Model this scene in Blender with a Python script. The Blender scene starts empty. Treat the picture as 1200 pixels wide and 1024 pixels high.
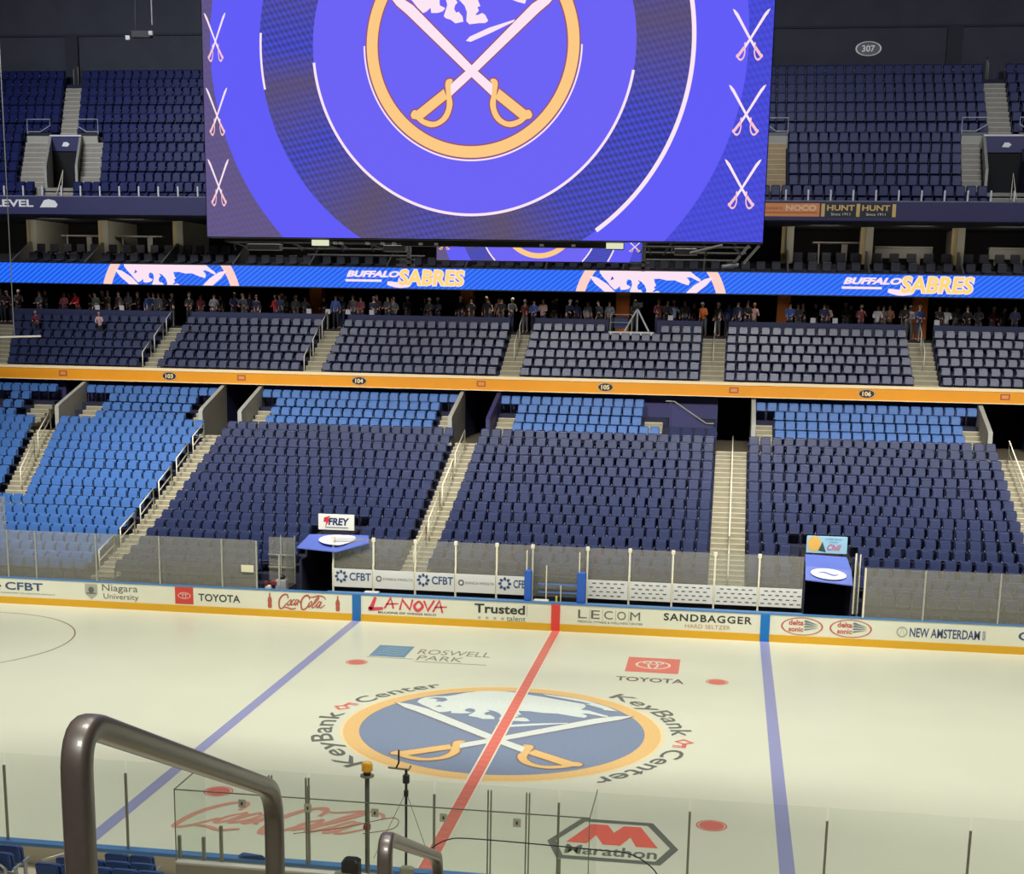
import bpy, bmesh, math, random
import numpy as np
from mathutils import Matrix, Vector
random.seed(7)
PI = math.pi
SC = bpy.context.scene
COL = SC.collection
# ------------------------------------------------------------------ camera, world, lights, exposure
R2 = Vector((0.98880, 0.15087, 0.01714)); 
yaw, pit, rol = -0.1479, -0.2025, 0.0175
F = Vector((math.sin(yaw)*math.cos(pit), math.cos(yaw)*math.cos(pit), math.sin(pit)))
r0 = Vector((math.cos(yaw), -math.sin(yaw), 0)); u0 = r0.cross(F)
RX = r0*math.cos(rol) + u0*math.sin(rol); UX = -r0*math.sin(rol) + u0*math.cos(rol)
cam = bpy.data.cameras.new('camera'); co = bpy.data.objects.new('camera', cam); COL.objects.link(co)
M3 = Matrix((RX, UX, -F)).transposed()
co.matrix_world = Matrix.Translation((5.9994, -38.7673, 11.9424)) @ M3.to_4x4()
cam.sensor_fit = 'HORIZONTAL'; cam.sensor_width = 36.0; cam.lens = 1653.94/1200*36.0
cam.shift_x = 0.0; cam.shift_y = (700.2-512)/1200
cam.clip_start = 0.1; cam.clip_end = 400
SC.camera = co
w = bpy.data.worlds.new('world'); SC.world = w; w.use_nodes = True
w.node_tree.nodes['Background'].inputs[0].default_value = (0.55, 0.6, 0.75, 1)
w.node_tree.nodes['Background'].inputs[1].default_value = 0.05
SC.view_settings.view_transform = 'Standard'; SC.view_settings.look = 'None'
SC.view_settings.exposure = 0.0; SC.view_settings.gamma = 1.0; SC.view_settings.use_curve_mapping = False
def area(x, y, z, sx, sy, power, col, tgt, spread=PI):
    l = bpy.data.lights.new('arena_and_fill_light', 'AREA'); l.shape = 'RECTANGLE'; l.size = sx; l.size_y = sy
    l.energy = power; l.color = col; l.spread = spread
    o = bpy.data.objects.new('arena_and_fill_light', l); COL.objects.link(o); o.location = (x, y, z)
    o.rotation_euler = (Vector(tgt)-Vector((x, y, z))).to_track_quat('-Z', 'Y').to_euler()
WARM = (1.0, 0.975, 0.86)
ICEP, STP, DKP = 2650, 1250, 420
for x in (-20, 0, 20):
    area(x, 0, 30, 14, 5, ICEP, WARM, (x*0.9, 0, 0), 2.0)
for x in (-22, -7, 8, 23):
    area(x, -6, 29, 6, 3, STP, (1, .97, .92), (x*1.0, 23, 4.8), .76)
    area(x, 2, 31, 6, 3, DKP, (.9, .93, 1), (x, 39.5, 21.5), .95)
area(-30, 4, 32, 6, 3, 900, (.9, .93, 1), (-30, 40, 21), 1.2)  # extra unseen lamp added to lift the left upper deck
for x in (-36, -31, -26.5, -18, -8, 2, 10.5, 15, 19.5):
    area(x, 36.2, 16.2, 1.5, .3, 26, (1, .9, .72), (x, 39.5, 14.5), 2.6)  # unseen fill lamps added to brighten the suite partitions
for x in (-34, -27, -20, -13, -6, 1, 8, 15, 22):
    area(x, 36.6, 12.75, 2.0, .3, 8, (1, .85, .78), (x, 37.4, 10.7), 2.2)  # unseen fill lamps added to brighten the standing crowd
area(4, -22, 26, 12, 4, 550, WARM, (2, -27, 4), 2.0)
area(5, -47, 22, 6, 3, 420, WARM, (5, -36, 10), 1.2)  # fill added behind the camera for the foreground handrail posts
area(5, -33, 26, 8, 4, 700, WARM, (5, -37, 10), 1.6)  # overhead fill added to brighten the foreground handrails
# ------------------------------------------------------------------ materials
def lin(c):
    c = c/255.0
    return c/12.92 if c <= .04045 else ((c+.055)/1.055)**2.4
def rgb(c): return (lin(c[0]), lin(c[1]), lin(c[2]), 1)
_m = {}
def mat(name, c, rough=.6, metal=0, emit=0, noise=0, scale=8, spec=.5, bump=0, coat=0):
    if name in _m: return _m[name]
    m = bpy.data.materials.new(name); m.use_nodes = True; nt = m.node_tree; b = nt.nodes['Principled BSDF']
    b.inputs['Base Color'].default_value = rgb(c); b.inputs['Roughness'].default_value = rough
    b.inputs['Metallic'].default_value = metal; b.inputs['Specular IOR Level'].default_value = spec
    b.inputs['Coat Weight'].default_value = coat
    if emit:
        b.inputs['Emission Color'].default_value = rgb(c); b.inputs['Emission Strength'].default_value = emit
        b.inputs['Base Color'].default_value = (0.01, .01, .01, 1)
    if noise or bump:
        tc = nt.nodes.new('ShaderNodeTexCoord'); n = nt.nodes.new('ShaderNodeTexNoise')
        n.inputs['Scale'].default_value = scale; n.inputs['Detail'].default_value = 4
        nt.links.new(tc.outputs['Object'], n.inputs['Vector'])
        if noise:
            mx = nt.nodes.new('ShaderNodeMix'); mx.data_type = 'RGBA'; mx.blend_type = 'MULTIPLY'
            mx.inputs['Factor'].default_value = 1
            mr = nt.nodes.new('ShaderNodeMapRange'); mr.inputs[1].default_value = .3; mr.inputs[2].default_value = .7
            mr.inputs[3].default_value = 1-noise; mr.inputs[4].default_value = 1+noise*.5
            nt.links.new(n.outputs['Fac'], mr.inputs[0])
            mx.inputs['A'].default_value = rgb(c); nt.links.new(mr.outputs[0], mx.inputs['B'])
            nt.links.new(mx.outputs['Result'], b.inputs['Emission Color' if emit else 'Base Color'])
        if bump:
            bp = nt.nodes.new('ShaderNodeBump'); bp.inputs['Strength'].default_value = bump
            nt.links.new(n.outputs['Fac'], bp.inputs['Height']); nt.links.new(bp.outputs['Normal'], b.inputs['Normal'])
    _m[name] = m
    return m
def glassmat(name, c, reflect_veil, gloss=.04):
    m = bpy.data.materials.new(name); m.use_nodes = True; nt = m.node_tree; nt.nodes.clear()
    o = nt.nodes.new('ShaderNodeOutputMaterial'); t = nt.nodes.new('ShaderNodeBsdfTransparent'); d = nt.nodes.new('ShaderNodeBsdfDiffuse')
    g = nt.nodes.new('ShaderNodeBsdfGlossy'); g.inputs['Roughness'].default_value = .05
    d.inputs['Color'].default_value = rgb(c); t.inputs['Color'].default_value = (.97, .985, .97, 1)  # diffuse layer paints the haze of bright ice reflected in the glass
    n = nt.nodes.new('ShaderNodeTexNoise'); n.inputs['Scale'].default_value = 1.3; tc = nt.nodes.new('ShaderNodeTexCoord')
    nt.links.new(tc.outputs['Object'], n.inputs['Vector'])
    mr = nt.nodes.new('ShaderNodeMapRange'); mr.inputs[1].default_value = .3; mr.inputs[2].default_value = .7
    mr.inputs[3].default_value = reflect_veil*.94; mr.inputs[4].default_value = reflect_veil*1.06
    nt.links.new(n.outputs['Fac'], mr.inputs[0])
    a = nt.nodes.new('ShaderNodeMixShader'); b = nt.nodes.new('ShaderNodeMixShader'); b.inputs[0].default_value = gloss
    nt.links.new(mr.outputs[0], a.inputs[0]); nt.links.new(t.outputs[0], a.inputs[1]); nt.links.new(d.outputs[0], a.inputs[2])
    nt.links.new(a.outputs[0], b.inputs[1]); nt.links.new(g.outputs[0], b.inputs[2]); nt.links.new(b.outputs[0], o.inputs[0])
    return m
ICE = mat('ice', (226, 229, 209), .3, noise=.025, scale=.35, spec=.22)
PAINT = lambda n, c: mat('ice_paint_'+n, c, .32, noise=.08, scale=14, spec=.2)
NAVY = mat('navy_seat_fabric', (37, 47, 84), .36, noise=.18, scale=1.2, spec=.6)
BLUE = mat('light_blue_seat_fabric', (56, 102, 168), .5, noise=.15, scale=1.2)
DECKB = mat('upper_deck_seat_plastic', (24, 34, 88), .4, noise=.15, scale=1.0, spec=.2)
SEATFRAME = mat('dark_seat_frame', (22, 26, 52), .5)
SEATTIP = mat('grey_armrest_end', (150, 152, 160), .35)
CONC = mat('stair_concrete', (146, 140, 118), .85, noise=.12, scale=3)
CONCD = mat('shaded_terrace_concrete', (34, 38, 62), .9, noise=.15, scale=2)  # dark tone carries the shadow between seat rows
NOSE = mat('stair_nosing', (206, 200, 174), .7)
WALLC = mat('vomitory_concrete', (168, 168, 160), .8, noise=.08, scale=2)
CREAM = mat('cream_rail_paint', (232, 226, 200), .4)
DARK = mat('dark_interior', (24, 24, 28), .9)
DARK2 = mat('dark_grey_wall', (50, 52, 64), .85, noise=.1, scale=1.5)
PURPLE = mat('navy_purple_panel', (48, 48, 96), .6, noise=.06, scale=1)
GOLD = mat('gold_fascia', (238, 156, 20), .5, noise=.04, scale=1)
GOLDTOP = mat('cream_fascia_trim', (248, 226, 180), .5)
WHITEB = mat('board_white', (232, 232, 212), .35, noise=.02, scale=1)
KICK = mat('kick_plate_yellow', (224, 170, 34), .4)
CAPB = mat('blue_cap', (78, 130, 190), .4)
ALU = mat('brushed_aluminium', (196, 196, 186), .35, metal=.6)
STEEL = mat('grey_steel', (140, 140, 126), .5, metal=.1)
BLACKM = mat('black_metal', (30, 30, 32), .4)
TRUSS = mat('truss_metal', (46, 46, 52), .5, metal=.3)
# ------------------------------------------------------------------ mesh helpers
class MB:
    def __init__(s): s.v = []; s.f = []; s.mi = []
    def add(s, vs, fs, mi=0):
        n = len(s.v); s.v += [tuple(v) for v in vs]; s.f += [tuple(i+n for i in f) for f in fs]; s.mi += [mi]*len(fs); return s
    def box(s, x0, x1, y0, y1, z0, z1, mi=0, sh=0, shy=0):
        vs = [(x, y, z) for z in (z0, z1) for y in (y0, y1) for x in (x0, x1)]
        if sh: vs = [(x+sh*(y-shy), y, z) for x, y, z in vs]
        return s.add(vs, [(0, 2, 3, 1), (4, 5, 7, 6), (0, 1, 5, 4), (2, 6, 7, 3), (0, 4, 6, 2), (1, 3, 7, 5)], mi)
    def bbox(s, x0, x1, y0, y1, z0, z1, b=.01, mi=0):   # chamfered box
        rings = []
        for z, i in ((z0, b), (z0+b, 0), (z1-b, 0), (z1, b)):
            X0, X1, Y0, Y1 = x0+i, x1-i, y0+i, y1-i
            rings.append([(X0+b, Y0, z), (X1-b, Y0, z), (X1, Y0+b, z), (X1, Y1-b, z), (X1-b, Y1, z), (X0+b, Y1, z), (X0, Y1-b, z), (X0, Y0+b, z)])
        return s.loft(rings, mi)
    def loft(s, rings, mi=0, caps=True, closed=False):
        n = len(rings[0]); vs = [v for r in rings for v in r]; fs = []
        m = len(rings)
        for k in range(m if closed else m-1):
            a = k*n; b = ((k+1) % m)*n
            for i in range(n): fs.append((a+i, a+(i+1) % n, b+(i+1) % n, b+i))
        if caps and not closed: fs += [tuple(range(n))[::-1], tuple(range((m-1)*n, m*n))]
        return s.add(vs, fs, mi)
    def tube(s, pts, r, seg=8, mi=0, sq=None):
        pts = [Vector(p) for p in pts]; rings = []
        rr = r if isinstance(r, (list, tuple)) else [r]*len(pts)
        up = None
        for i, p in enumerate(pts):
            d = (pts[min(i+1, len(pts)-1)]-pts[max(i-1, 0)]).normalized()
            if up is None: up = Vector((0, 0, 1)) if abs(d.z) < .9 else Vector((0, 1, 0))
            a = d.cross(up)
            if a.length < 1e-3: a = d.cross(Vector((1, 0, 0)))
            a.normalize(); b = a.cross(d).normalized(); up = b
            rings.append([tuple(p+a*(math.cos(2*PI*k/seg)*rr[i])+b*(math.sin(2*PI*k/seg)*rr[i])) for k in range(seg)])
        return s.loft(rings, mi)
    def poly(s, pts, mi=0):
        return s.add(pts, [tuple(range(len(pts)))], mi)
    def prism(s, pts, vec, mi=0):
        vec = Vector(vec); a = [Vector(p) for p in pts]
        return s.loft([[tuple(p) for p in a], [tuple(p+vec) for p in a]], mi)
    def build(s, name, mats, parent=None, smooth=False, loc=None):
        me = bpy.data.meshes.new(name); me.from_pydata(s.v, [], s.f)
        if not isinstance(mats, (list, tuple)): mats = [mats]
        for m in mats: me.materials.append(m)
        if any(s.mi): me.polygons.foreach_set('material_index', s.mi)
        if smooth: me.polygons.foreach_set('use_smooth', [True]*len(s.f))
        bm = bmesh.new(); bm.from_mesh(me); bmesh.ops.recalc_face_normals(bm, faces=bm.faces); bm.to_mesh(me); bm.free()
        me.update()
        return link(name, me, parent, loc)
def link(name, me, parent=None, loc=None):
    o = bpy.data.objects.new(name, me); COL.objects.link(o)
    if parent is not None: o.parent = parent
    if loc: o.location = loc
    return o
def tag(o, label=None, cat=None, group=None, kind=None):
    if label: o['label'] = label
    if cat: o['category'] = cat
    if group: o['group'] = group
    if kind: o['kind'] = kind
    return o
def thing(name, label, cat, loc=(0, 0, 0), rz=0, group=None):
    o = bpy.data.objects.new(name, None); COL.objects.link(o); o.location = loc; o.rotation_euler = (0, 0, rz); o.empty_display_size = .1
    return tag(o, label, cat, group)
class Loc:    # builds parts in world coordinates under a thing whose empty sits at loc
    def __init__(s, t): s.t = t; s.l = t.location.copy()
    def __call__(s, mb, name, m, smooth=False):
        mb.v = [(v[0]-s.l.x, v[1]-s.l.y, v[2]-s.l.z) for v in mb.v]
        return mb.build(name, m, s.t, smooth)
ORD = ['zeroth', 'first', 'second', 'third', 'fourth', 'fifth', 'sixth', 'seventh', 'eighth', 'ninth', 'tenth', 'eleventh', 'twelfth', 'thirteenth', 'fourteenth', 'fifteenth', 'sixteenth', 'seventeenth', 'eighteenth', 'nineteenth', 'twentieth', 'twenty-first', 'twenty-second', 'twenty-third', 'twenty-fourth', 'twenty-fifth', 'twenty-sixth', 'twenty-seventh', 'twenty-eighth', 'twenty-ninth', 'thirtieth']
ORD += [f'thirty-{o}' for o in ORD[1:10]] + ['fortieth'] + [f'forty-{o}' for o in ORD[1:10]]
# planes: 'floor' (x,y) , 'wall' (x,z at y)
def P_ice(z): return lambda u, v: (u, v, z)
def P_wall(y): return lambda u, v: (u, y, v)
def text_mesh(s, bold=0.0, shear=0.0, space=1.0):
    c = bpy.data.curves.new('t', 'FONT'); c.body = s; c.offset = bold; c.shear = shear; c.space_character = space
    c.resolution_u = 3
    o = bpy.data.objects.new('t', c); COL.objects.link(o)
    me = bpy.data.meshes.new_from_object(o.evaluated_get(bpy.context.evaluated_depsgraph_get()))
    bpy.data.objects.remove(o)
    v = np.array([tuple(x.co)[:2] for x in me.vertices]); f = [tuple(p.vertices) for p in me.polygons]
    bpy.data.meshes.remove(me)
    v -= v.min(0); v /= v.max(0)
    return v, f
_tc = {}
def text(mb, s, x0, x1, z0, z1, plane, bold=0.0, shear=0.0, mi=0, space=1.0, slant=0.0):
    k = (s, bold, shear, space)
    if k not in _tc:
        bpy.context.view_layer.update(); _tc[k] = text_mesh(*k)
    v, f = _tc[k]
    mb.add([plane(x0+a*(x1-x0), z0+b*(z1-z0)+slant*(a*(x1-x0))) for a, b in v], f, mi)
def smoothpts(p, n=5):
    out = []
    for i in range(len(p)-1):
        a = p[max(i-1, 0)]; b = p[i]; c = p[i+1]; d = p[min(i+2, len(p)-1)]
        for k in range(n):
            t = k/n
            out.append(tuple(.5*(2*b[j]+(c[j]-a[j])*t+(2*a[j]-5*b[j]+4*c[j]-d[j])*t*t+(3*b[j]-a[j]-3*c[j]+d[j])*t**3) for j in (0, 1)))
    out.append(p[-1]); return out
def stroke(mb, pts, w, plane, mi=0, sm=True, taper=True, rise=None):
    if sm: pts = smoothpts(pts)
    n = len(pts); L = []; Rr = []
    for i, p in enumerate(pts):
        a = pts[max(i-1, 0)]; b = pts[min(i+1, n-1)]; dx, dy = b[0]-a[0], b[1]-a[1]; l = math.hypot(dx, dy) or 1
        h = w/2*(math.sin(PI*(.12+.76*i/(n-1)))**.5 if taper else 1)
        L.append((p[0]-dy/l*h, p[1]+dx/l*h)); Rr.append((p[0]+dy/l*h, p[1]-dx/l*h))
    vs = [plane(*q) for q in L]+[plane(*q) for q in Rr]
    if rise: vs = [tuple(c_+r_*(i_ % n)/n for c_, r_ in zip(v_, rise)) for i_, v_ in enumerate(vs)]
    mb.add(vs, [(i, i+1, n+i+1, n+i) for i in range(n-1)], mi)
def ring(mb, cx, cy, r0, r1, plane, a0=0, a1=2*PI, n=72, mi=0, sy=1):
    full = abs(a1-a0-2*PI) < 1e-6; m = n if full else n+1
    vs = [plane(cx+r*math.cos(a0+(a1-a0)*i/n), cy+sy*r*math.sin(a0+(a1-a0)*i/n)) for r in (r0, r1) for i in range(m)]
    mb.add(vs, [(i, (i+1) % m, m+(i+1) % m, m+i) for i in range(n)], mi)
def disc(mb, cx, cy, r, plane, n=40, mi=0, sy=1):
    mb.poly([plane(cx+r*math.cos(2*PI*i/n), cy+sy*r*math.sin(2*PI*i/n)) for i in range(n)], mi)
def rect(mb, x0, x1, z0, z1, plane, mi=0):
    mb.poly([plane(x0, z0), plane(x1, z0), plane(x1, z1), plane(x0, z1)], mi)
def clip(poly, zmin, zmax):
    for lim, sgn in ((zmin, 1), (zmax, -1)):
        out = []
        for i in range(len(poly)):
            a, b = poly[i-1], poly[i]; da, db = sgn*(a[1]-lim), sgn*(b[1]-lim)
            if (da >= 0) != (db >= 0):
                t = da/(da-db); out.append((a[0]+(b[0]-a[0])*t, lim))
            if db >= 0: out.append(b)
        poly = out
        if not poly: return []
    return poly
# ------------------------------------------------------------------ the crest: crossed sabres under a running bison inside a ring (unit = ring radius)
BISON = [(-.66, .50), (-.655, .56), (-.63, .62), (-.57, .66), (-.49, .68), (-.43, .735), (-.386, .79), (-.305, .845), (-.219, .875), (-.12, .885), (-.03, .87), (.05, .835), (.152, .80), (.293, .74), (.455, .68), (.47, .62), (.445, .54), (.50, .53), (.575, .47), (.63, .435), (.645, .40), (.60, .41), (.54, .44), (.502, .455), (.462, .45), (.504, .40), (.489, .353), (.415, .372), (.304, .414), (.212, .409), (.12, .43), (.043, .427), (.052, .39), (.075, .339), (.048, .33), (.062, .298), (.029, .265), (.048, .261), (.094, .279), (.122, .261), (.15, .21), (.122, .191), (.066, .191), (-.026, .182), (-.055, .21), (-.05, .288), (-.073, .344), (-.119, .39), (-.165, .409), (-.138, .372), (-.161, .349), (-.17, .316), (-.151, .284), (-.128, .293), (-.091, .251), (-.082, .205), (-.11, .2), (-.156, .191), (-.202, .224), (-.249, .237), (-.267, .256), (-.249, .307), (-.235, .353), (-.249, .404), (-.286, .418), (-.309, .39), (-.304, .349), (-.253, .325), (-.276, .298), (-.323, .284), (-.385, .284), (-.392, .33), (-.429, .298), (-.462, .284), (-.517, .335), (-.563, .39), (-.615, .44)]
EYE = [(-.517, .40), (-.497, .455), (-.471, .42)]
HORN = [(-.60, .60), (-.55, .635), (-.49, .63), (-.465, .58), (-.49, .535), (-.54, .53), (-.53, .57), (-.56, .595)]
TAIL = [(.14, .875), (.33, .83), (.46, .77), (.61, .65), (.69, .55), (.60, .56), (.58, .60), (.46, .68), (.50, .69), (.425, .735), (.287, .79), (.18, .84)]
STREAK = [(-.057, .038), (-.02, .075), (.156, .149), (.40, .22), (.387, .199), (.193, .112), (-.011, .029)]
BLADE = [(.80, .455), (.72, .395), (.62, .29), (.03, -.27), (-.165, -.385), (-.135, -.325), (-.137, -.315), (-.026, -.225), (.56, .335), (.69, .43)]
BLADE = [(.80, .46), (.715, .355), (.62, .285), (.02, -.255), (-.14, -.40), (-.185, -.335), (-.03, -.21), (.56, .345), (.69, .43)]
GUARD = [(.233, -.304), (.196, -.295), (.177, -.313), (.196, -.35), (.192, -.434), (.177, -.526), (.214, -.637), (.288, -.702), (.381, -.726), (.474, -.693), (.52, -.656), (.562, -.647), (.575, -.61), (.548, -.573), (.511, -.582), (.492, -.628), (.418, -.665), (.344, -.675), (.279, -.637), (.238, -.563), (.233, -.489), (.242, -.397), (.248, -.341)]
GRIP = [(.511, -.575), (.251, -.40), (.235, -.455), (.465, -.62)]
BLADE = [(.80, .46), (.715, .355), (.62, .280), (.02, -.262), (-.19, -.445), (-.235, -.375), (-.03, -.205), (.555, .352), (.69, .435)]
GRIP = [(.55, -.60), (.262, -.385), (.228, -.47), (.485, -.665)]
def closed(p, n=4):
    m = len(p); out = []
    for i in range(m):
        a, b, c, d = p[i-1], p[i], p[(i+1) % m], p[(i+2) % m]
        for k in range(n):
            t = k/n; out.append(tuple(.5*(2*b[j]+(c[j]-a[j])*t+(2*a[j]-5*b[j]+4*c[j]-d[j])*t*t+(3*b[j]-a[j]-3*c[j]+d[j])*t**3) for j in (0, 1)))
    return out
GUARD = closed(GUARD, 3)
def offs(p, d):
    ar = sum(p[i-1][0]*p[i][1]-p[i][0]*p[i-1][1] for i in range(len(p))); sg = 1 if ar > 0 else -1; out = []
    for i in range(len(p)):
        a, c = p[i-1], p[(i+1) % len(p)]; dx, dy = c[0]-a[0], c[1]-a[1]; l = math.hypot(dx, dy) or 1
        out.append((p[i][0]+sg*dy/l*d, p[i][1]-sg*dx/l*d))
    return out
mir = lambda p: [(-x, y) for x, y in p]
def crest(parent, cx, cz, u, PL, m, z0=-99, z1=99, z=0.0, dz=.004, ringw=.1, sabres_only=False, sx=1, part=''):
    """PL(offset) gives a plane function; m = dict of materials"""
    def put(name, shapes, mt, lev):
        mb = MB(); pl = PL(z+lev*dz)
        for n_, s in enumerate(shapes):
            pl = PL(z+(lev+n_*.12)*dz); q = clip([(cx+a*u*sx, cz+b*u) for a, b in s], z0, z1)
            if len(q) > 2: mb.poly([pl(*p) for p in q])
        if mb.v: mb.build(name, mt, parent)
    if not sabres_only:
        mb = MB(); pl = PL(z+dz); N = 96
        for i in range(N):
            a, b = 2*PI*i/N, 2*PI*(i+1)/N
            q = clip([(cx+u*r*math.cos(t), cz+u*r*math.sin(t)) for r, t in ((1-ringw, a), (1, a), (1, b), (1-ringw, b))], z0, z1)
            if len(q) > 2: mb.poly([pl(*p) for p in q])
        mb.build('crest_ring', m['gold'], parent)
        put('crest_bison', [BISON, TAIL, STREAK], m['white'], 2)
        put('crest_bison_detail', [EYE, HORN], m['field'], 3)
    if 'edge' in m: put('crest_outline', [offs(q, .013) for q in (GRIP, mir(GRIP), GUARD, mir(GUARD))]+([] if sabres_only else [offs(BLADE, .012), offs(mir(BLADE), .012)]), m['edge'], 1.2)
    put('crest_blades', [BLADE, mir(BLADE)], m['white'], 2)
    put('crest_hilts', [GUARD, mir(GUARD), GRIP, mir(GRIP)], m['gold'], 3)
# ------------------------------------------------------------------ ICE (rink floor)
LX, LY = 30.48, 12.95
mb = MB(); n = 16; rc = 8.5; out = []
for cx, cy, a in ((LX-rc, LY-rc, 0), (-LX+rc, LY-rc, PI/2), (-LX+rc, -LY+rc, PI), (LX-rc, -LY+rc, 1.5*PI)):
    for i in range(n+1): out.append((cx+rc*math.cos(a+PI/2*i/n), cy+rc*math.sin(a+PI/2*i/n)))
mb.prism([(x, y, -.1) for x, y in out], (0, 0, .1))
ice = tag(mb.build('floor', ICE), kind='structure')
RED = PAINT('red', (232, 124, 110)); REDD = PAINT('dark_red', (178, 84, 66)); BLU = PAINT('blue', (156, 160, 206))
LBLU = PAINT('logo_blue', (134, 150, 178)); LGOLD = PAINT('gold', (240, 200, 134)); LWH = PAINT('white', (226, 236, 232)); LGREY = PAINT('grey', (112, 118, 110))
WHL = PAINT('line_white', (240, 236, 218))
def flat(name, fn, m, parent=ice): mb = MB(); fn(mb); return mb.build(name, m, parent)
PI_ = P_ice
flat('crest_field', lambda b: disc(b, 0, 0, 4.15, PI_(.002), 80), LBLU)
flat('centre_circle_trim', lambda b: ring(b, 0, 0, 4.55, 4.68, PI_(.002)), PAINT('pale_gold', (244, 226, 178)))
crest(ice, 0, 0, 4.57, P_ice, dict(gold=LGOLD, white=LWH, field=LBLU, edge=PAINT('brown_edge', (150, 130, 130))), z=.001)
def cl(b):
    for x0, x1, y0, y1, mi in ((-.15, .15, -LY, LY, 0), (-.20, -.15, -LY, LY, 1), (.15, .20, -LY, LY, 1)): rect(b, x0, x1, y0, y1, PI_(.016), mi)
    k = -12.6
    while k < 12.9:
        rect(b, -.10, .10, k, k+.05, PI_(.018), 2); k += .42
mb = MB(); cl(mb); mb.build('centre_line', [RED, WHL, PAINT('pink', (236, 150, 136))], ice)
for s in (-1, 1):
    flat('blue_line', lambda b: (rect(b, s*7.77-.17, s*7.77+.17, -LY, LY, PI_(.004))), BLU)
for x in (-6.1, 6.1):
    for y in (-6.7, 6.7):
        def f(b): disc(b, x, y, .30, PI_(.004), 32); ring(b, x, y, .33, .37, PI_(.004), n=40)
        flat('faceoff_spot', f, RED)
flat('end_zone_circle', lambda b: ring(b, -21.35, 6.75, 4.52, 4.57, PI_(.004), n=120), PAINT('brown_red', (150, 110, 90)))
flat('end_zone_circle', lambda b: ring(b, 21.35, 6.75, 4.52, 4.57, PI_(.004), n=120), PAINT('brown_red', (150, 110, 90)))
# curved lettering round the crest
def arctext(s, a0, a1, r_in, r_out, m, bold=.012, name='ice_lettering'):
    mb = MB(); bpy.context.view_layer.update(); v, f = text_mesh(s, bold, 0, 1.05)
    def pl(a, b):
        t = math.radians(a0+(a1-a0)*a); r = r_in+(r_out-r_in)*b
        return (r*math.cos(t), r*math.sin(t), .006)
    mb.add([pl(a, b) for a, b in v], f); return mb.build(name, m, ice)
arctext('KeyBank', 231, 172, 4.68, 5.5, LGREY); arctext('Center', 158, 122, 4.86, 5.46, LGREY)
arctext('KeyBank', 56, 4, 4.68, 5.5, LGREY); arctext('Center', -11, -53, 4.86, 5.46, LGREY)
for a in (165, -3.5):
    def f(b):
        t = math.radians(a); c, s = math.cos(t), math.sin(t)
        g = lambda u, v: (c*(4.86+v)+s*u, s*(4.86+v)-c*u, .006)
        for w, q in ((0, [(-.42, .35), (-.12, .68), (.12, .42), (-.12, .1)]),):
            n = len(q); inn = [(-.28, .36), (-.12, .54), (.0, .40), (-.12, .22)]
            for i in range(n): j = (i+1) % n; b.poly([g(*q[i]), g(*q[j]), g(*inn[j]), g(*inn[i])])
        b.poly([g(.08, .35), g(.42, .35), g(.42, .48), g(.08, .48)]); b.poly([g(.22, .35), g(.22, .1), g(.28, .1), g(.28, .35)]); b.poly([g(.34, .35), g(.34, .1), g(.42, .1), g(.42, .35)])
    flat('ice_key_mark', f, RED)
# roswell park, toyota, marathon, script
def f(b): rect(b, -5.92, -4.65, 7.68, 9.3, PI_(.004))
flat('ice_logo_panel', f, PAINT('steel_blue', (108, 150, 184)))
def f(b):
    for i in range(4): stroke(b, [(-5.85+.1*i, 7.9+.32*i), (-5.5, 8.1+.3*i), (-5.1, 7.95+.32*i), (-4.75, 8.15+.3*i)], .05, PI_(.006))
flat('ice_logo_waves', f, PAINT('pale_blue', (170, 196, 210)))
GREYL = PAINT('lettering_grey', (140, 140, 122))
def f(b):
    text(b, 'ROSWELL', -4.35, -1.78, 8.3, 9.0, PI_(.004)); text(b, 'PARK', -4.2, -2.6, 7.45, 8.1, PI_(.004))
    rect(b, -4.2, -1.7, 7.2, 7.26, PI_(.004)); rect(b, -5.95, -4.3, 7.5, 7.55, PI_(.004))
flat('ice_lettering', f, GREYL)
flat('ice_logo_panel', lambda b: rect(b, 3.0, 4.8, 7.45, 9.5, PI_(.004)), RED)
def emblem(b, cx, cy, sx, sy, PL, w=.05):
    for rx, ry, oy in ((1, .62, 0), (.32, .55, -.04), (.62, .22, .3)):
        for r in (1,):
            N = 40; vs = []
            for k in range(N):
                t = 2*PI*k/N
                vs.append(PL(cx+rx*sx*math.cos(t), cy+oy*sy+ry*sy*math.sin(t)))
            for k in range(N):
                t = 2*PI*k/N
                vs.append(PL(cx+(rx*sx-w)*math.cos(t), cy+oy*sy+(ry*sy-w)*math.sin(t)))
            b.add(vs, [(k, (k+1) % N, N+(k+1) % N, N+k) for k in range(N)])
flat('ice_logo_emblem', lambda b: emblem(b, 3.9, 8.5, .6, .9, PI_(.006), .07), WHL)
flat('ice_lettering', lambda b: text(b, 'TOYOTA', 2.78, 5.02, 6.2, 6.75, PI_(.004), .02), PAINT('toyota_grey', (120, 96, 84)))
MARO = [(2.39, -8.4), (3.02, -6.82), (4.72, -6.82), (5.38, -8.4), (5.02, -9.4), (2.72, -9.4)]
def f(b):
    inn = [(2.58, -8.36), (3.13, -7.02), (4.61, -7.02), (5.19, -8.36), (4.90, -9.2), (2.84, -9.2)]
    for i in range(6): j = (i+1) % 6; b.poly([(*MARO[i], .004), (*MARO[j], .004), (*inn[j], .004), (*inn[i], .004)])
flat('ice_logo_border', f, LGREY)
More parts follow.
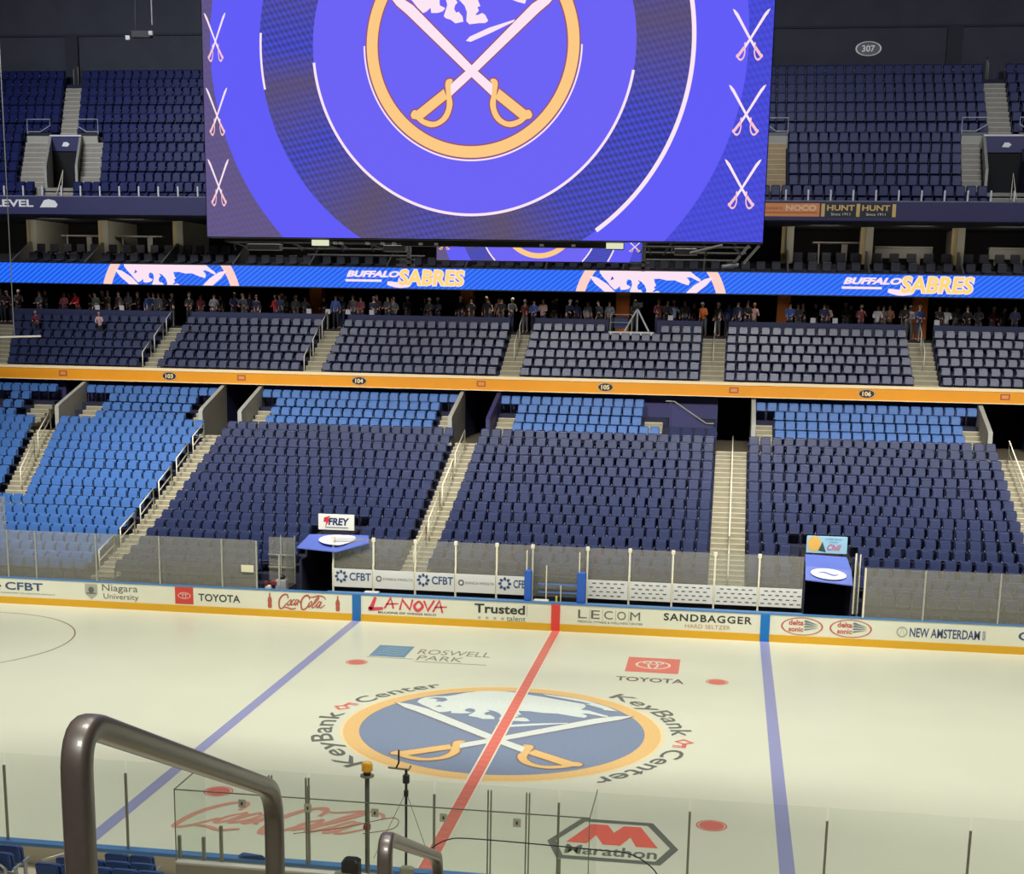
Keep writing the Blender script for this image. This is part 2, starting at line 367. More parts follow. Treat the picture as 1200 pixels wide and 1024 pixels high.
flat('ice_logo_mark', lambda b: b.poly([(x, y, .004) for x, y in [(2.82, -8.4), (3.28, -7.15), (3.68, -7.15), (3.86, -7.62), (4.06, -7.15), (4.46, -7.15), (4.92, -8.4), (4.42, -8.4), (4.26, -7.85), (4.06, -8.4), (3.66, -8.4), (3.46, -7.85), (3.30, -8.4)]]), PAINT('bright_red', (246, 112, 96)))
flat('ice_lettering', lambda b: text(b, 'Marathon', 2.85, 4.92, -9.08, -8.52, PI_(.004), .02), LGREY)
COKE = [([(.18, .40), (.14, .08), (.08, .04), (.02, .35), (0, .65), (.03, .9), (.09, .98), (.14, .88), (.17, .70)], 1.3), ([(.23, .62), (.2, .45), (.22, .25), (.26, .35), (.25, .6), (.22, .65)], 1), ([(.33, .6), (.30, .66), (.28, .45), (.29, .28), (.33, .35), (.35, .5)], 1), ([(.40, .6), (.36, .66), (.35, .42), (.37, .28), (.40, .5), (.41, .66), (.41, .35), (.44, .3)], 1), ([(.43, .5), (.48, .54)], 1.2),
        ([(.67, .40), (.62, .08), (.56, .04), (.50, .3), (.47, .6), (.49, .88), (.55, .98), (.60, .88), (.63, .70)], 1.3), ([(.55, .93), (.66, .86), (.78, .98), (.90, .92), (.97, .75)], .9), ([(.68, .58), (.65, .42), (.67, .2), (.71, .32), (.70, .56), (.67, .6)], 1), ([(.74, .3), (.79, .6), (.81, .85), (.78, .88), (.75, .5), (.75, .2), (.79, .2), (.82, .4)], 1), ([(.89, .55), (.85, .6), (.83, .36), (.86, .18), (.89, .4), (.90, .6), (.90, .25), (.94, .2), (1, .4)], 1), ([(.14, .12), (.24, .1), (.34, .02), (.42, .1)], 1)]
def script(b, x0, x1, y0, y1, w, PL, slant=0, lean=0, off=(0, 0, .0006)):
    for n_, (pts, k) in enumerate(COKE): stroke(b, [(x0+a*(x1-x0)+lean*(c-.5), y0+c*(y1-y0)+slant*a) for a, c in pts], w*k, lambda u_, v_: tuple(p_+q_*n_ for p_, q_ in zip(PL(u_, v_), off)), rise=off)
flat('ice_script_lettering', lambda b: script(b, -6.1, -1.75, -9.25, -7.3, .14, PI_(.004), -.05, 1.1), PAINT('script_red', (226, 158, 140)))
# ------------------------------------------------------------------ FAR BOARDS
BY = LY
bd = thing('dasher_boards', 'long white dasher boards with sponsor lettering along the far side of the ice', 'rink boards', (0, BY, 0))
L = Loc(bd)
L(MB().box(-24, 24, BY, BY+.12, .28, 1.03), 'board_panel', WHITEB)
L(MB().box(-24, 24, BY-.025, BY+.12, 0, .28), 'kick_plate', KICK)
L(MB().box(-24, 24, BY-.02, BY+.16, 1.03, 1.08), 'cap_rail', CAPB)
L(MB().box(-9.0, 9.1, BY+.16, BY+.42, .98, 1.06), 'bench_shelf', CAPB)
for x, w_, c, nm in ((-7.75, .17, (40, 110, 180), 'blue_stripe'), (7.76, .17, (20, 118, 196), 'blue_stripe'), (-.03, .165, (226, 74, 64), 'red_stripe')):
    L(MB().box(x-w_, x+w_, BY-.032, BY, .0, 1.032), nm, mat(nm+str(c[0]), c, .4))
BP = P_wall(BY-.008); BP2 = P_wall(BY-.014)
INK = mat('ink_navy', (66, 84, 128), .5); INKG = mat('ink_grey', (104, 104, 100), .5); INKD = mat('ink_dark', (58, 58, 60), .5)
INKR = mat('ink_red', (214, 70, 62), .5); INKC = mat('ink_cola_red', (184, 92, 74), .5); INKT = mat('ink_tan', (196, 150, 118), .5); INKP = mat('ink_pale', (176, 176, 160), .5)
def bl(name, fn, m): mb = MB(); fn(mb); return L(mb, name, m)
def burst(b, cx, cz, r, PL):
    for k in range(8):
        a = 2*PI*k/8; c, s = math.cos(a), math.sin(a)
        g = lambda u, v: PL(cx+c*u-s*v, cz+s*u+c*v)
        b.poly([g(r*.45, -.10*r), g(r*.62, -.26*r), g(r, -.06*r), g(r*.86, .22*r), g(r*.5, .16*r)])
bl('board_lettering', lambda b: (text(b, 'CFBT', -22.2, -20.6, .56, .88, BP, .02), burst(b, -22.6, .7, .24, BP), text(b, 'COMMUNITY FOUNDATION BUFFALO', -22.4, -20.1, .41, .46, BP)), INK)
bl('board_lettering', lambda b: (text(b, 'Niagara', -18.1, -16.62, .62, .97, BP), text(b, 'University', -18.05, -16.6, .32, .6, BP)), INKG)
def f(b):
    b.poly([BP(x, z) for x, z in [(-18.82, .95), (-18.3, .95), (-18.3, .55), (-18.56, .33), (-18.82, .55)]])
bl('board_crest', f, INKP)
bl('board_crest_detail', lambda b: (disc(b, -18.56, .72, .12, BP2), rect(b, -18.75, -18.37, .56, .6, BP2)), INKG)
bl('board_logo_panel', lambda b: rect(b, -15.08, -14.33, .33, 1.0, BP), INKR)
bl('board_logo_emblem', lambda b: emblem(b, -14.7, .67, .26, .22, BP2, .03), mat('ink_pink', (246, 190, 180), .5))
bl('board_lettering', lambda b: text(b, 'TOYOTA', -14.12, -12.42, .48, .78, BP, .015), INKD)
def bottle(b, cx):
    pr = [(.03, 0), (.075, .02), (.085, .12), (.075, .2), (.09, .3), (.07, .4), (.03, .48), (.028, .58), (.034, .6)]
    b.poly([BP(cx+x, .34+z) for x, z in pr]+[BP(cx-x, .34+z) for x, z in pr[::-1]])
bl('board_bottle_mark', lambda b: bottle(b, -11.22), INKC); bl('board_bottle_mark', lambda b: bottle(b, -8.5), INKC)
bl('board_script_lettering', lambda b: script(b, -10.85, -8.98, .33, .93, .05, BP, 0, .25, (0, -.0006, 0)), INKC)
bl('board_brush_lettering', lambda b: (stroke(b, [(-7.0, .98), (-7.15, .6), (-7.22, .5), (-6.7, .55)], .16, BP), stroke(b, [(-6.65, .55), (-6.4, .98), (-6.3, .55)], .13, BP, sm=False), stroke(b, [(-6.6, .72), (-6.1, .76)], .06, BP),
   stroke(b, [(-6.05, .52), (-5.95, .92), (-5.65, .55), (-5.55, .95)], .14, BP, sm=False), stroke(b, [(-5.3, .9), (-5.48, .7), (-5.35, .52), (-5.15, .7), (-5.3, .9)], .12, BP), stroke(b, [(-5.1, .92), (-4.95, .54), (-4.7, .95)], .14, BP, sm=False),
   stroke(b, [(-4.75, .5), (-4.5, .95), (-4.38, .48)], .13, BP, sm=False), stroke(b, [(-4.7, .68), (-4.2, .72)], .06, BP)), mat('ink_brush', (220, 72, 92), .5))
bl('board_lettering', lambda b: text(b, 'BILLIONS OF WINGS SOLD', -6.9, -4.62, .35, .43, BP, .02), INKD)
bl('board_lettering', lambda b: text(b, 'Trusted', -3.14, -1.2, .56, .92, BP, .025), INKD)
bl('board_lettering', lambda b: (text(b, 'talent', -1.9, -1.17, .3, .5, BP), rect(b, -1.13, -1.12, .5, .95, BP)), INKG)
bl('board_square_marks', lambda b: [rect(b, -3.0+.3*k, -2.9+.3*k, .33, .42, BP) for k in range(4)], INKP)
def f(b):
    for k, ch in enumerate('LECOM'):
        text(b, ch, .82+.49*k, 1.15+.49*k+.04*(ch == 'M'), .55, .87, BP)
        if k: rect(b, .76+.49*k, .77+.49*k, .5, .93, BP)
    text(b, 'MEDICAL FITNESS & WELLNESS CENTER', .82, 3.25, .38, .46, BP)
bl('board_lettering', f, INKG)
bl('board_lettering', lambda b: text(b, 'SANDBAGGER', 4.03, 7.28, .62, .9, BP, .02, 0, 0, 1.15), INKD)
bl('board_lettering', lambda b: text(b, 'HARD SELTZER', 4.83, 6.5, .38, .53, BP), INKT)
for cx in (9.1, 10.85):
    bl('board_oval_mark', lambda b: ring(b, cx, .645, .70, .76, BP, sy=.44, n=48), mat('ink_oval', (200, 96, 90), .5))
    bl('board_lettering', lambda b: (text(b, 'delta', cx-.48, cx+.05, .68, .88, BP, .03), text(b, 'sonic', cx-.48, cx+.05, .44, .62, BP, .03)), mat('ink_oval', (200, 96, 90), .5))
    bl('board_wing_mark', lambda b: [b.poly([BP2(cx+.05, .5+.11*k), BP2(cx+.6, .6+.04*k), BP2(cx+.12, .56+.11*k)]) for k in range(4)], mat('ink_slate', (112, 126, 140), .5))
bl('board_lettering', lambda b: (text(b, 'NEW AMSTERDAM', 12.95, 15.42, .45, .8, BP, .02), text(b, 'VODKA', 15.5, 15.62, .45, .8, BP)), INK)
bl('board_emblem', lambda b: (ring(b, 12.68, .62, .15, .2, BP, n=20), stroke(b, [(12.6, .52), (12.68, .78), (12.76, .52)], .03, BP, sm=False)), INKP)
bl('board_lettering', lambda b: text(b, 'CFBT', 16.75, 18.2, .52, .84, BP, .02), INK)
# far glass on the boards (right and left ends) and behind the benches
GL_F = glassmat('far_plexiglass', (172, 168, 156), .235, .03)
GL_N = glassmat('near_plexiglass', (225, 228, 200), .012, .012)
def pane(x0, x1, y, z0, z1, label, post=True, gm=GL_F, pw=.03, cat='glass panel', pm=ALU, tabs=True, grp=None):
    t = thing('glass_barrier', label, cat, (x0, y, z0), group=grp); l = Loc(t)
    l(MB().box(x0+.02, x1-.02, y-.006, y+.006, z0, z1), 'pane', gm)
    if post: l(MB().box(x0-pw, x0+pw, y-.05, y-.007, z0, z1-.25 if gm is GL_N else z1), 'stanchion', pm)
    return t
fx = [-23.6, -22.02, -20.83, -18.3, -15.68, -13.13, -11.76]
for i in range(len(fx)-1):
    pane(fx[i], fx[i+1], BY+.05, 1.08, 4.3 if i == 0 else 2.98, f'reflection-hazed glass pane on far boards, {ORD[i+1]} from the far left', pm=ALU)
fx = [11.25, 13.37, 15.99, 18.6]
for i in range(3):
    pane(fx[i], fx[i+1], BY+.05, 1.08, 2.92, f'reflection-hazed glass pane on far boards, {ORD[i+1]} right of the covered dark tunnel', pm=CREAM if i == 0 else ALU)
px_ = [-9.09, -7.46, -5.78, -4.17, -2.55, -1.15, .98, 2.6, 4.24, 5.83, 7.49, 9.15]
for i in range(11):
    x0, x1 = px_[i], px_[i+1]
    t = pane(x0, x1, 14.5, 1.0, 2.98, f'reflection-hazed glass pane behind the benches, {ORD[i+1]} from the left tunnel', pm=CREAM, pw=.035)
    l = Loc(t)
    l(MB().box(x0-.035, x0+.035, 14.4, 14.49, .2, 1.95), 'post', CREAM)
    l(MB().bbox(x0-.07, x0+.07, 14.44, 14.53, 2.86, 3.02), 'clip_plate', CREAM)
SIGNW = mat('bench_sign_white', (226, 228, 220), .5)
def sign(x0, x1, i, kind):
    t = thing('bench_banner', {'c': 'white bench banner with sunburst and CFBT lettering, {} banner from the left tunnel', 'k': 'white bench banner with small circle mark and thin lettering, {} banner from the left tunnel', 'd': 'pale dotted bench banner, {} banner from the left tunnel'}[kind].format(ORD[i]), 'banner', (x0, 14.36, 1.02))
    l = Loc(t); l(MB().box(x0+.04, x1-.04, 14.36, 14.385, 1.03, 1.76), 'panel', SIGNW); pl = P_wall(14.352)
    b = MB()
    if kind == 'c':
        burst(b, x0+.34, 1.45, .27, pl); text(b, 'CFBT', x0+.68, x1-.08, 1.3, 1.62, pl, .02); l(b, 'lettering', INK)
    elif kind == 'k':
        ring(b, x0+.24, 1.42, .07, .12, pl, n=20); text(b, 'KONICA MINOLTA', x0+.42, x1-.08, 1.37, 1.47, pl); l(b, 'lettering', INKG)
    else:
        for r in range(4):
            x = x0+.1+(.12 if r % 2 else 0)
            while x < x1-.2: rect(b, x, x+.14, 1.14+.16*r, 1.18+.16*r, pl); x += .27
        l(b, 'dash_marks', INKG)
for i, k in enumerate('ckckc'): sign(px_[i], px_[i+1], i+1, k)
for i in range(5): sign(px_[6+i], px_[7+i], i+6, 'd')
# bench floor, bench, blue partition posts
tag(MB().box(-11.78, 11.28, BY+.12, 14.8, .0, .05).build('floor', CONCD), kind='structure')
tag(MB().box(-9.05, 9.12, 14.52, 14.6, 0.05, 1.0).build('wall_bench', mat('bench_wall_dark', (40, 42, 48), .8)), kind='structure')
for x0, x1, wd in ((-8.8, -1.5, 'left'), (1.3, 8.8, 'right')):
    t = thing('player_bench', f'long low player bench on the {wd} side of the red line', 'bench', (x0, 14.0, .05)); l = Loc(t)
    l(MB().bbox(x0, x1, 13.85, 14.2, .45, .52), 'seat', mat('bench_wood', (90, 80, 66), .6))
    for k in range(4):
        xx = x0+.3+k*(x1-x0-.6)/3; l(MB().box(xx-.03, xx+.03, 13.95, 14.1, .05, .45), 'leg', BLACKM)
PADB = mat('partition_pad_blue', (44, 96, 190), .45)
for x0, x1, wd in ((-1.28, -1.0, 'left'), (.72, 1.06, 'right')):
    t = thing('partition_post', f'bright blue padded post, {wd} one beside the box at the red line', 'padded post', (x0, 13.3, 1.0)); l = Loc(t)
    l(MB().bbox(x0, x1, 13.15, 13.4, 1.07, 2.25, .03), 'pad', PADB)
    l(MB().box(x0+.06, x0+.1, 13.2, 13.24, 2.25, 3.0), 'upright', CREAM)
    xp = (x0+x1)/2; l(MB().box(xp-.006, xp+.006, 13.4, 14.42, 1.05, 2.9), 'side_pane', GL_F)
t = thing('box_door', 'blue topped gate rails inside the box between the benches', 'gate', (-.9, 14.2, .05)); l = Loc(t)
l(MB().box(-.9, .65, 14.25, 14.3, 1.18, 1.24).box(-.9, .65, 14.25, 14.3, 1.5, 1.56), 'rail', mat('rail_blue', (96, 130, 190), .4))
l(MB().box(-.02, .02, 14.2, 14.24, .05, 1.5).box(-.5, -.46, 13.5, 13.54, 1.05, 2.4), 'upright', CREAM)
t = thing('water_bottle', 'small yellow bottle standing on the boards beside the red stripe', 'bottle', (-.05, 13.25, 1.06)); l = Loc(t)
l(MB().tube([(-.05, 13.25, 1.06), (-.05, 13.25, 1.26), (-.05, 13.25, 1.3)], [.045, .045, .025], 10), 'body', mat('yellow_plastic', (214, 196, 70), .4)); l(MB().tube([(-.05, 13.25, 1.3), (-.05, 13.25, 1.36)], .02, 8), 'cap', BLACKM)
for x, z_, wd in ((-7.5, .3, 'left blue stripe'), (-.9, .35, 'left blue post')):
    tag(MB().bbox(x-.02, x+.55, 13.15, 13.4, 1.06, 1.12, .02).build('folded_towel', mat('towel_white', (222, 224, 214), .8)), f'folded white towel lying on the boards near the {wd}', 'towel')
# ------------------------------------------------------------------ TERRACES
ZT = [1.96, 2.19, 2.43, 2.66, 2.92, 3.19, 3.51, 3.82, 4.14, 4.43, 4.77, 5.10, 5.43, 5.76, 6.08, 6.35, 6.60, 6.97, 7.35, 7.70]
RY = lambda k: 14.3+.84*k
FL = [z-.86 for z in ZT]
AX = [(-18.93, -17.87), (-6.62, -5.46), (5.58, 6.98), (18.02, 19.25)]
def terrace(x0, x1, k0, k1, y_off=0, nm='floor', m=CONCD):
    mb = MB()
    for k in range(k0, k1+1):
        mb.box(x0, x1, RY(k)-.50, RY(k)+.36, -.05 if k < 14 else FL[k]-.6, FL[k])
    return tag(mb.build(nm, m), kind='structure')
terrace(-17.87, -11.8, 0, 0); terrace(11.3, 18.02, 0, 0)
for x0, x1 in ((-36, -11.8), (11.3, 26)): tag(MB().box(x0, x1, 13.2, 13.8, -.05, .97).build('floor', CONCD), kind='structure')
def bowl(x0, x1, k0, k1): terrace(x0, x1, k0, k1)
bowl(-36, -18.93, 0, 15); bowl(-17.87, -10.5, 1, 15); bowl(-9.05, -6.62, 1, 15); bowl(-10.5, -9.05, 5, 15)
bowl(-5.46, 5.58, 1, 15); bowl(6.98, 9.15, 1, 15); bowl(10.95, 18.02, 1, 15); bowl(9.15, 10.95, 5, 15); bowl(19.25, 26, 0, 15)
bowl(-26.6, -19.4, 16, 19); bowl(-17.2, -7.05, 16, 19); bowl(-5.2, 5.5, 16, 19); bowl(7.3, 17.65, 16, 19); bowl(-36, -28.1, 16, 19)
def stairs(x0, x1, k0, k1, label, zt=FL, ry=RY, pitch=.84, sub=2, mt=CONC, sh=0, shy=0, zmin=-9, nm='aisle_stairs'):
    t = thing(nm, label, 'stairs', ((x0+x1)/2+sh*(ry(k0)-shy), ry(k0), zt[k0]-.1)); l = Loc(t); a = MB(); b = MB()
    for k in range(k0, k1+1):
        z = zt[k]; zn = zt[k+1] if k+1 < len(zt) else z+.4
        for j in range(sub):
            y0 = ry(k)-.54*pitch/.84+pitch*j/sub; zz = z+(zn-z)*j/sub
            a.box(x0, x1, y0, y0+pitch/sub, max(zmin, zz-.45), zz+.012, 0, sh, shy)
            b.box(x0+.01, x1-.01, y0-.008, y0+.055, zz-.008, zz+.02, 0, sh, shy)
    l(a, 'steps', mt); l(b, 'nosing', NOSE)
    return t
stairs(*AX[0], 0, 15, 'pale concrete aisle stairs between the light blue and navy seats')
stairs(*AX[1], 1, 15, 'pale concrete aisle stairs left of the middle section')
stairs(*AX[2], 1, 15, 'pale concrete aisle stairs right of the middle section')
stairs(*AX[3], 2, 15, 'pale concrete aisle stairs cut by the right edge')
# slanted aisle left of section 103 (rows 7..15)
SH = -.238
stairs(-26.1, -24.85, 7, 15, 'short slanted concrete aisle stairs at far left beside light blue seats', sh=SH, shy=RY(7))
for x0, x1, lb in ((-26.2, -25.0, 'at left end of upper light blue rows near the far left tunnel'), (-20.2, -19.45, 'at right end of the leftmost full light blue block'), (-17.15, -16.25, 'left of upper rows over the FREY sign'), (-7.8, -7.1, 'right of upper rows over the FREY sign'), (-5.0, -4.1, 'left of the middle upper light blue rows'), (2.1, 3.0, 'right of the middle upper light blue rows'), (7.35, 8.15, 'left of upper rows over the beer sign'), (16.8, 17.6, 'right of upper rows over the beer sign'), (-29.0, -28.0, 'in the far left upper corner')):
    stairs(x0+.03, x1, 16, 18, f'short pale steps {lb}')
# vomitory walls and tunnels
def vwall(x, m, label, th=.1):
    t = MB(); pts = [(x-th, 27.14, FL[15]-.1), (x-th, 27.14, 6.78), (x-th, 27.3, 6.88), (x-th, 30.6, 7.92), (x-th, 30.6, FL[15]-.1)]
    t.prism(pts, (2*th, 0, 0)); return tag(t.build('parapet_wall', m), label, 'wall')
vwall(-19.28, WALLC, 'pale sloping concrete wall left of the second dark tunnel from left')
vwall(-17.3, WALLC, 'pale sloping concrete wall right of the second dark tunnel from left')
vwall(-6.95, WALLC, 'pale sloping concrete wall left of the middle dark tunnel')
vwall(7.24, WALLC, 'thin pale wall right of the navy panelled ramp')
vwall(17.72, WALLC, 'pale sloping concrete wall by the rightmost dark tunnel')
vwall(-26.7, WALLC, 'pale sloping concrete wall right of the far left tunnel')
vwall(-5.12, PURPLE, 'navy panel wall right of the middle dark tunnel')
for x0, x1 in ((-28.0, -26.8), (-19.18, -17.4), (-6.85, -5.2), (5.5, 7.14), (17.82, 20.5)):
    tag(MB().box(x0-.1, x1+.1, 26.6, 36, FL[15]-.15, FL[15]).build('floor', mat('tunnel_floor', (90, 80, 62), .9)), kind='structure')
for i, (x0, x1) in enumerate(((-36, -28.0), (-26.8, -19.3), (-17.3, -6.95), (-5.2, 5.55), (7.2, 17.7), (20.5, 26))):
    tag(MB().box(x0, x1, 30.9, 36.5, 5.5, 7.96).build('wall_tier', PURPLE), kind='structure')
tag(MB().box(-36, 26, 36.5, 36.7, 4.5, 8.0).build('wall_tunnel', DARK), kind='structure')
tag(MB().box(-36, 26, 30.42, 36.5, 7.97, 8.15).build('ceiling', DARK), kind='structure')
# gold fascia
t = thing('gold_fascia', 'long gold fascia band with section numbers across the middle of the bowl', 'fascia', (-4, 30.2, 7.96)); l = Loc(t)
l(MB().box(-36, 26, 30.2, 30.42, 7.96, 8.50), 'band', GOLD); l(MB().box(-36, 26, 30.17, 30.44, 8.50, 8.64).box(-36, 26, 30.17, 30.42, 7.93, 7.965), 'trim', GOLDTOP)
PB = P_wall(30.19); PB2 = P_wall(30.185); PB3 = P_wall(30.18)
for x, s in ((-22.05, '103'), (-12.15, '104'), (.12, '105'), (12.48, '106')):
    b = MB(); disc(b, x, 8.25, .4, PB, sy=.52); l(b, 'number_plaque', mat('plaque_dark', (48, 34, 30), .5))
    b = MB(); ring(b, x, 8.25, .36, .385, PB2, sy=.52); text(b, s, x-.2, x+.2, 8.14, 8.36, PB2, .03); l(b, 'number', GOLDTOP)
for x in (-27.77, -18.24, -5.99, 6.28, 18.77):
    b = MB(); rect(b, x-.22, x+.22, 8.12, 8.4, PB); l(b, 'small_plaque', mat('plaque_red', (176, 92, 44), .5))
    b = MB(); rect(b, x-.15, x+.15, 8.18, 8.34, PB2); l(b, 'small_plaque_face', mat('plaque_tan', (226, 150, 84), .5))
# platform corner in section 105
t = thing('ramp_rail', 'navy panelled ramp with a sloping grey handrail in the middle section', 'railing', (4.2, 29.2, 6)); l = Loc(t)
l(MB().prism([(3.35, 29.3, 6.0), (3.35, 29.3, 7.55), (5.0, 29.3, 6.65), (5.4, 29.3, 6.6), (5.4, 29.3, 6.0)], (0, .06, 0)), 'panel', PURPLE)
l(MB().tube([(3.1, 29.2, 7.72), (3.5, 29.2, 7.72), (5.05, 29.2, 6.72), (5.4, 29.2, 6.72)], .03), 'handrail', STEEL)
l(MB().box(3.3, 3.36, 29.2, 29.26, 6.0, 7.75), 'post', PURPLE)
tag(MB().box(3.0, 5.5, 26.9, 29.0, 5.6, 5.75).build('floor', CONCD), kind='structure')
for i in range(4):
    x = 3.62+.58*i
    t = thing('round_backed_chair', f'navy round-backed chair by the ramp rail, {ORD[i+1]} from the left', 'chair', (x, 27.9, 5.75), group='round-backed chairs by the ramp'); l = Loc(t)
    q = [(x+.24*math.cos(a), 28.05, 6.32+.33*math.sin(a)) for a in [PI*j/10 for j in range(11)]]+[(x-.22, 28.05, 6.2), (x+.22, 28.05, 6.2)]
    l(MB().prism(q, (0, .06, 0)), 'backrest', NAVY); l(MB().bbox(x-.23, x+.23, 27.6, 28.04, 6.14, 6.22, .02), 'seat', NAVY)
    l(MB().tube([(x, 27.85, 5.75), (x, 27.85, 6.14)], .03), 'pedestal', SEATFRAME)
# ------------------------------------------------------------------ UPPER TIER (club rows)
UY = lambda k: 31.0+.84*k
UZ = [9.07+.425*k for k in range(6)]; UF = [z-.86 for z in UZ]
mb = MB()
for k in range(6): mb.box(-38, 26, UY(k)-.52 if k else 30.42, UY(k)+.34, UF[k]-.5 if k else 8.16, UF[k])
tag(mb.build('floor', CONCD), kind='structure')
UA = [(-33.2, -32.2), (-23.95, -23.0), (-15.35, -14.3), (-5.3, -4.22), (4.62, 5.78), (14.75, 15.93)]
for (x0, x1), nm in zip(UA, ('at the far left edge', 'second from left', 'third from left', 'fourth from left', 'fifth from left', 'farthest right')):
    sh = -.4 if x0 < -30 else 0
    stairs(x0, x1, 0, 5, f'short pale stairs in the club tier {nm}', UF, UY, sh=sh, shy=UY(3), zmin=8.17)
tag(MB().box(-38, 26, 35.54, 44, 10.4, 10.66).build('floor', mat('concourse_floor', (40, 36, 38), .8)), kind='structure')
tag(MB().box(-38, 26, 42, 42.2, 10.6, 12.84).build('wall_concourse', DARK), kind='structure')
tag(MB().box(-40, 28, 35.21, 44, 12.84, 13.0).build('ceiling', DARK2), kind='structure')
# drink rail wall with gaps at aisles
xs = [-38]+[v for a in UA for v in (a[0]-.1 if a[0] > -33 else -34.3, a[1]+.1 if a[0] > -33 else -33.3)]+[26]
for i in range(0, len(xs), 2):
    x0, x1 = xs[i], xs[i+1]
    segs = [(x0, x1)] if not (x0 < 0 < x1) else [(x0, -.25), (2.2, x1)]
    for s0, s1 in segs:
        if s1-s0 > .3: tag(MB().bbox(s0, s1, 35.66, 35.80, 10.66, 11.45, .02).build('drink_rail', mat('drink_rail_navy', (36, 42, 78), .6)), f'dark navy standing rail behind club seats, {ORD[i//2+1]} stretch{(" left of tripod" if s1 < 0 else " right of tripod") if len(segs) > 1 else ""}', 'counter')
OR = mat('orange_column', (196, 112, 44), .7, noise=.1, scale=2)
for i, (x0, x1) in enumerate(((-17.12, -16.39), (-8.62, -7.91), (-.16, .58), (8.35, 9.05), (15.29, 16.06))):
    tag(MB().bbox(x0, x1, 38.4, 39.1, 10.66, 12.84, .03).build('concourse_column', OR), f'orange concourse column behind the crowd, {ORD[i+1]} from the left', 'column')
# ------------------------------------------------------------------ SEATS
def seat_parts(w=.445, h=.865):
    c = .5*w
    A = MB()
    def outl(i, z0, z1):
        return [(-c+i, z0+i), (c-i, z0+i), (c-i, z1-.045), (c-i-.02, z1-.012-i), (c*.6, z1-i), (-c*.6, z1-i), (-c+i+.02, z1-.012-i), (-c+i, z1-.045)]
    lean = lambda z, y: y+(z-.4)*.20
    A.loft([[(x, lean(z, y), z) for x, z in outl(i, .49, h)] for i, y in ((.03, -.03), (.0, .005), (.0, .06), (.03, .085))])
    Bc = MB()
    q = [(-c+.03, .50), (c-.03, .50), (c-.012, .53), (c-.012, .76), (c-.05, .795), (-c+.05, .795), (-c+.012, .76), (-c+.012, .53)]
    Bc.loft([[(x*(1-i*1.2), y+(z-.4)*.16, z*(1-i)+.64*i) for x, z in q] for i, y in ((.07, -.145), (0, -.12), (0, -.05))])
    Bc.bbox(-c+.03, c-.03, -.175, -.09, .482, .515, .008)
    D = MB()
    D.box(-.262, -.238, -.06, .05, 0, .52); D.bbox(-.266, -.234, -.17, .08, .52, .56, .008); D.box(-.264, -.236, -.187, -.171, .52, .56, 1); D.box(-.23, .234, -.01, .03, .40, .44)
    return A, Bc, D
def seatset(mat_, nm, w=.445):
    a, b, d = seat_parts(w)
    out = []
    for mb, n, m in ((a, 'backrest', mat_), (b, 'seat', mat_), (d, 'armrest', SEATFRAME)):
        o = mb.build(n, m if n != 'armrest' else [SEATFRAME, SEATTIP]); out.append((n, o.data)); bpy.data.objects.remove(o)
    return out
TYPES = {'n': seatset(NAVY, 'navy'), 'b': seatset(BLUE, 'blue'), 'u': seatset(DECKB, 'deck')}
for n_, me_ in TYPES['u'][:2]:      # upper deck seats have longer shells
    for v_ in me_.vertices:
        if v_.co.z < .62: v_.co.z -= .13*min(1, (.62-v_.co.z)/.08)
    me_.update()
seats = {'n': [], 'b': [], 'u': []}   # (x, y, z, rowword, colword, depthkey)
def fill(kind, x0, x1, y, z, pitch, desc, vis=lambda x: True, stag=0):
    n = int((x1-x0)/pitch+.02)-(1 if stag < 0 else 0); pitch = (x1-x0)/n; off = pitch/2
    for i in range(n):
        x = x0+off+i*pitch
        if vis(x): seats[kind].append((x, y, z, desc, i+1))
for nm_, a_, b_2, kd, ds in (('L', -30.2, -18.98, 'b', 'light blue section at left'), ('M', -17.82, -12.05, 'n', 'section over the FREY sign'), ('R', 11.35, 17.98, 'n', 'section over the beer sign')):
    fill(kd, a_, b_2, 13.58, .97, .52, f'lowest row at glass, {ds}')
ed103 = lambda k: -24.85+SH*(RY(k)-RY(7))
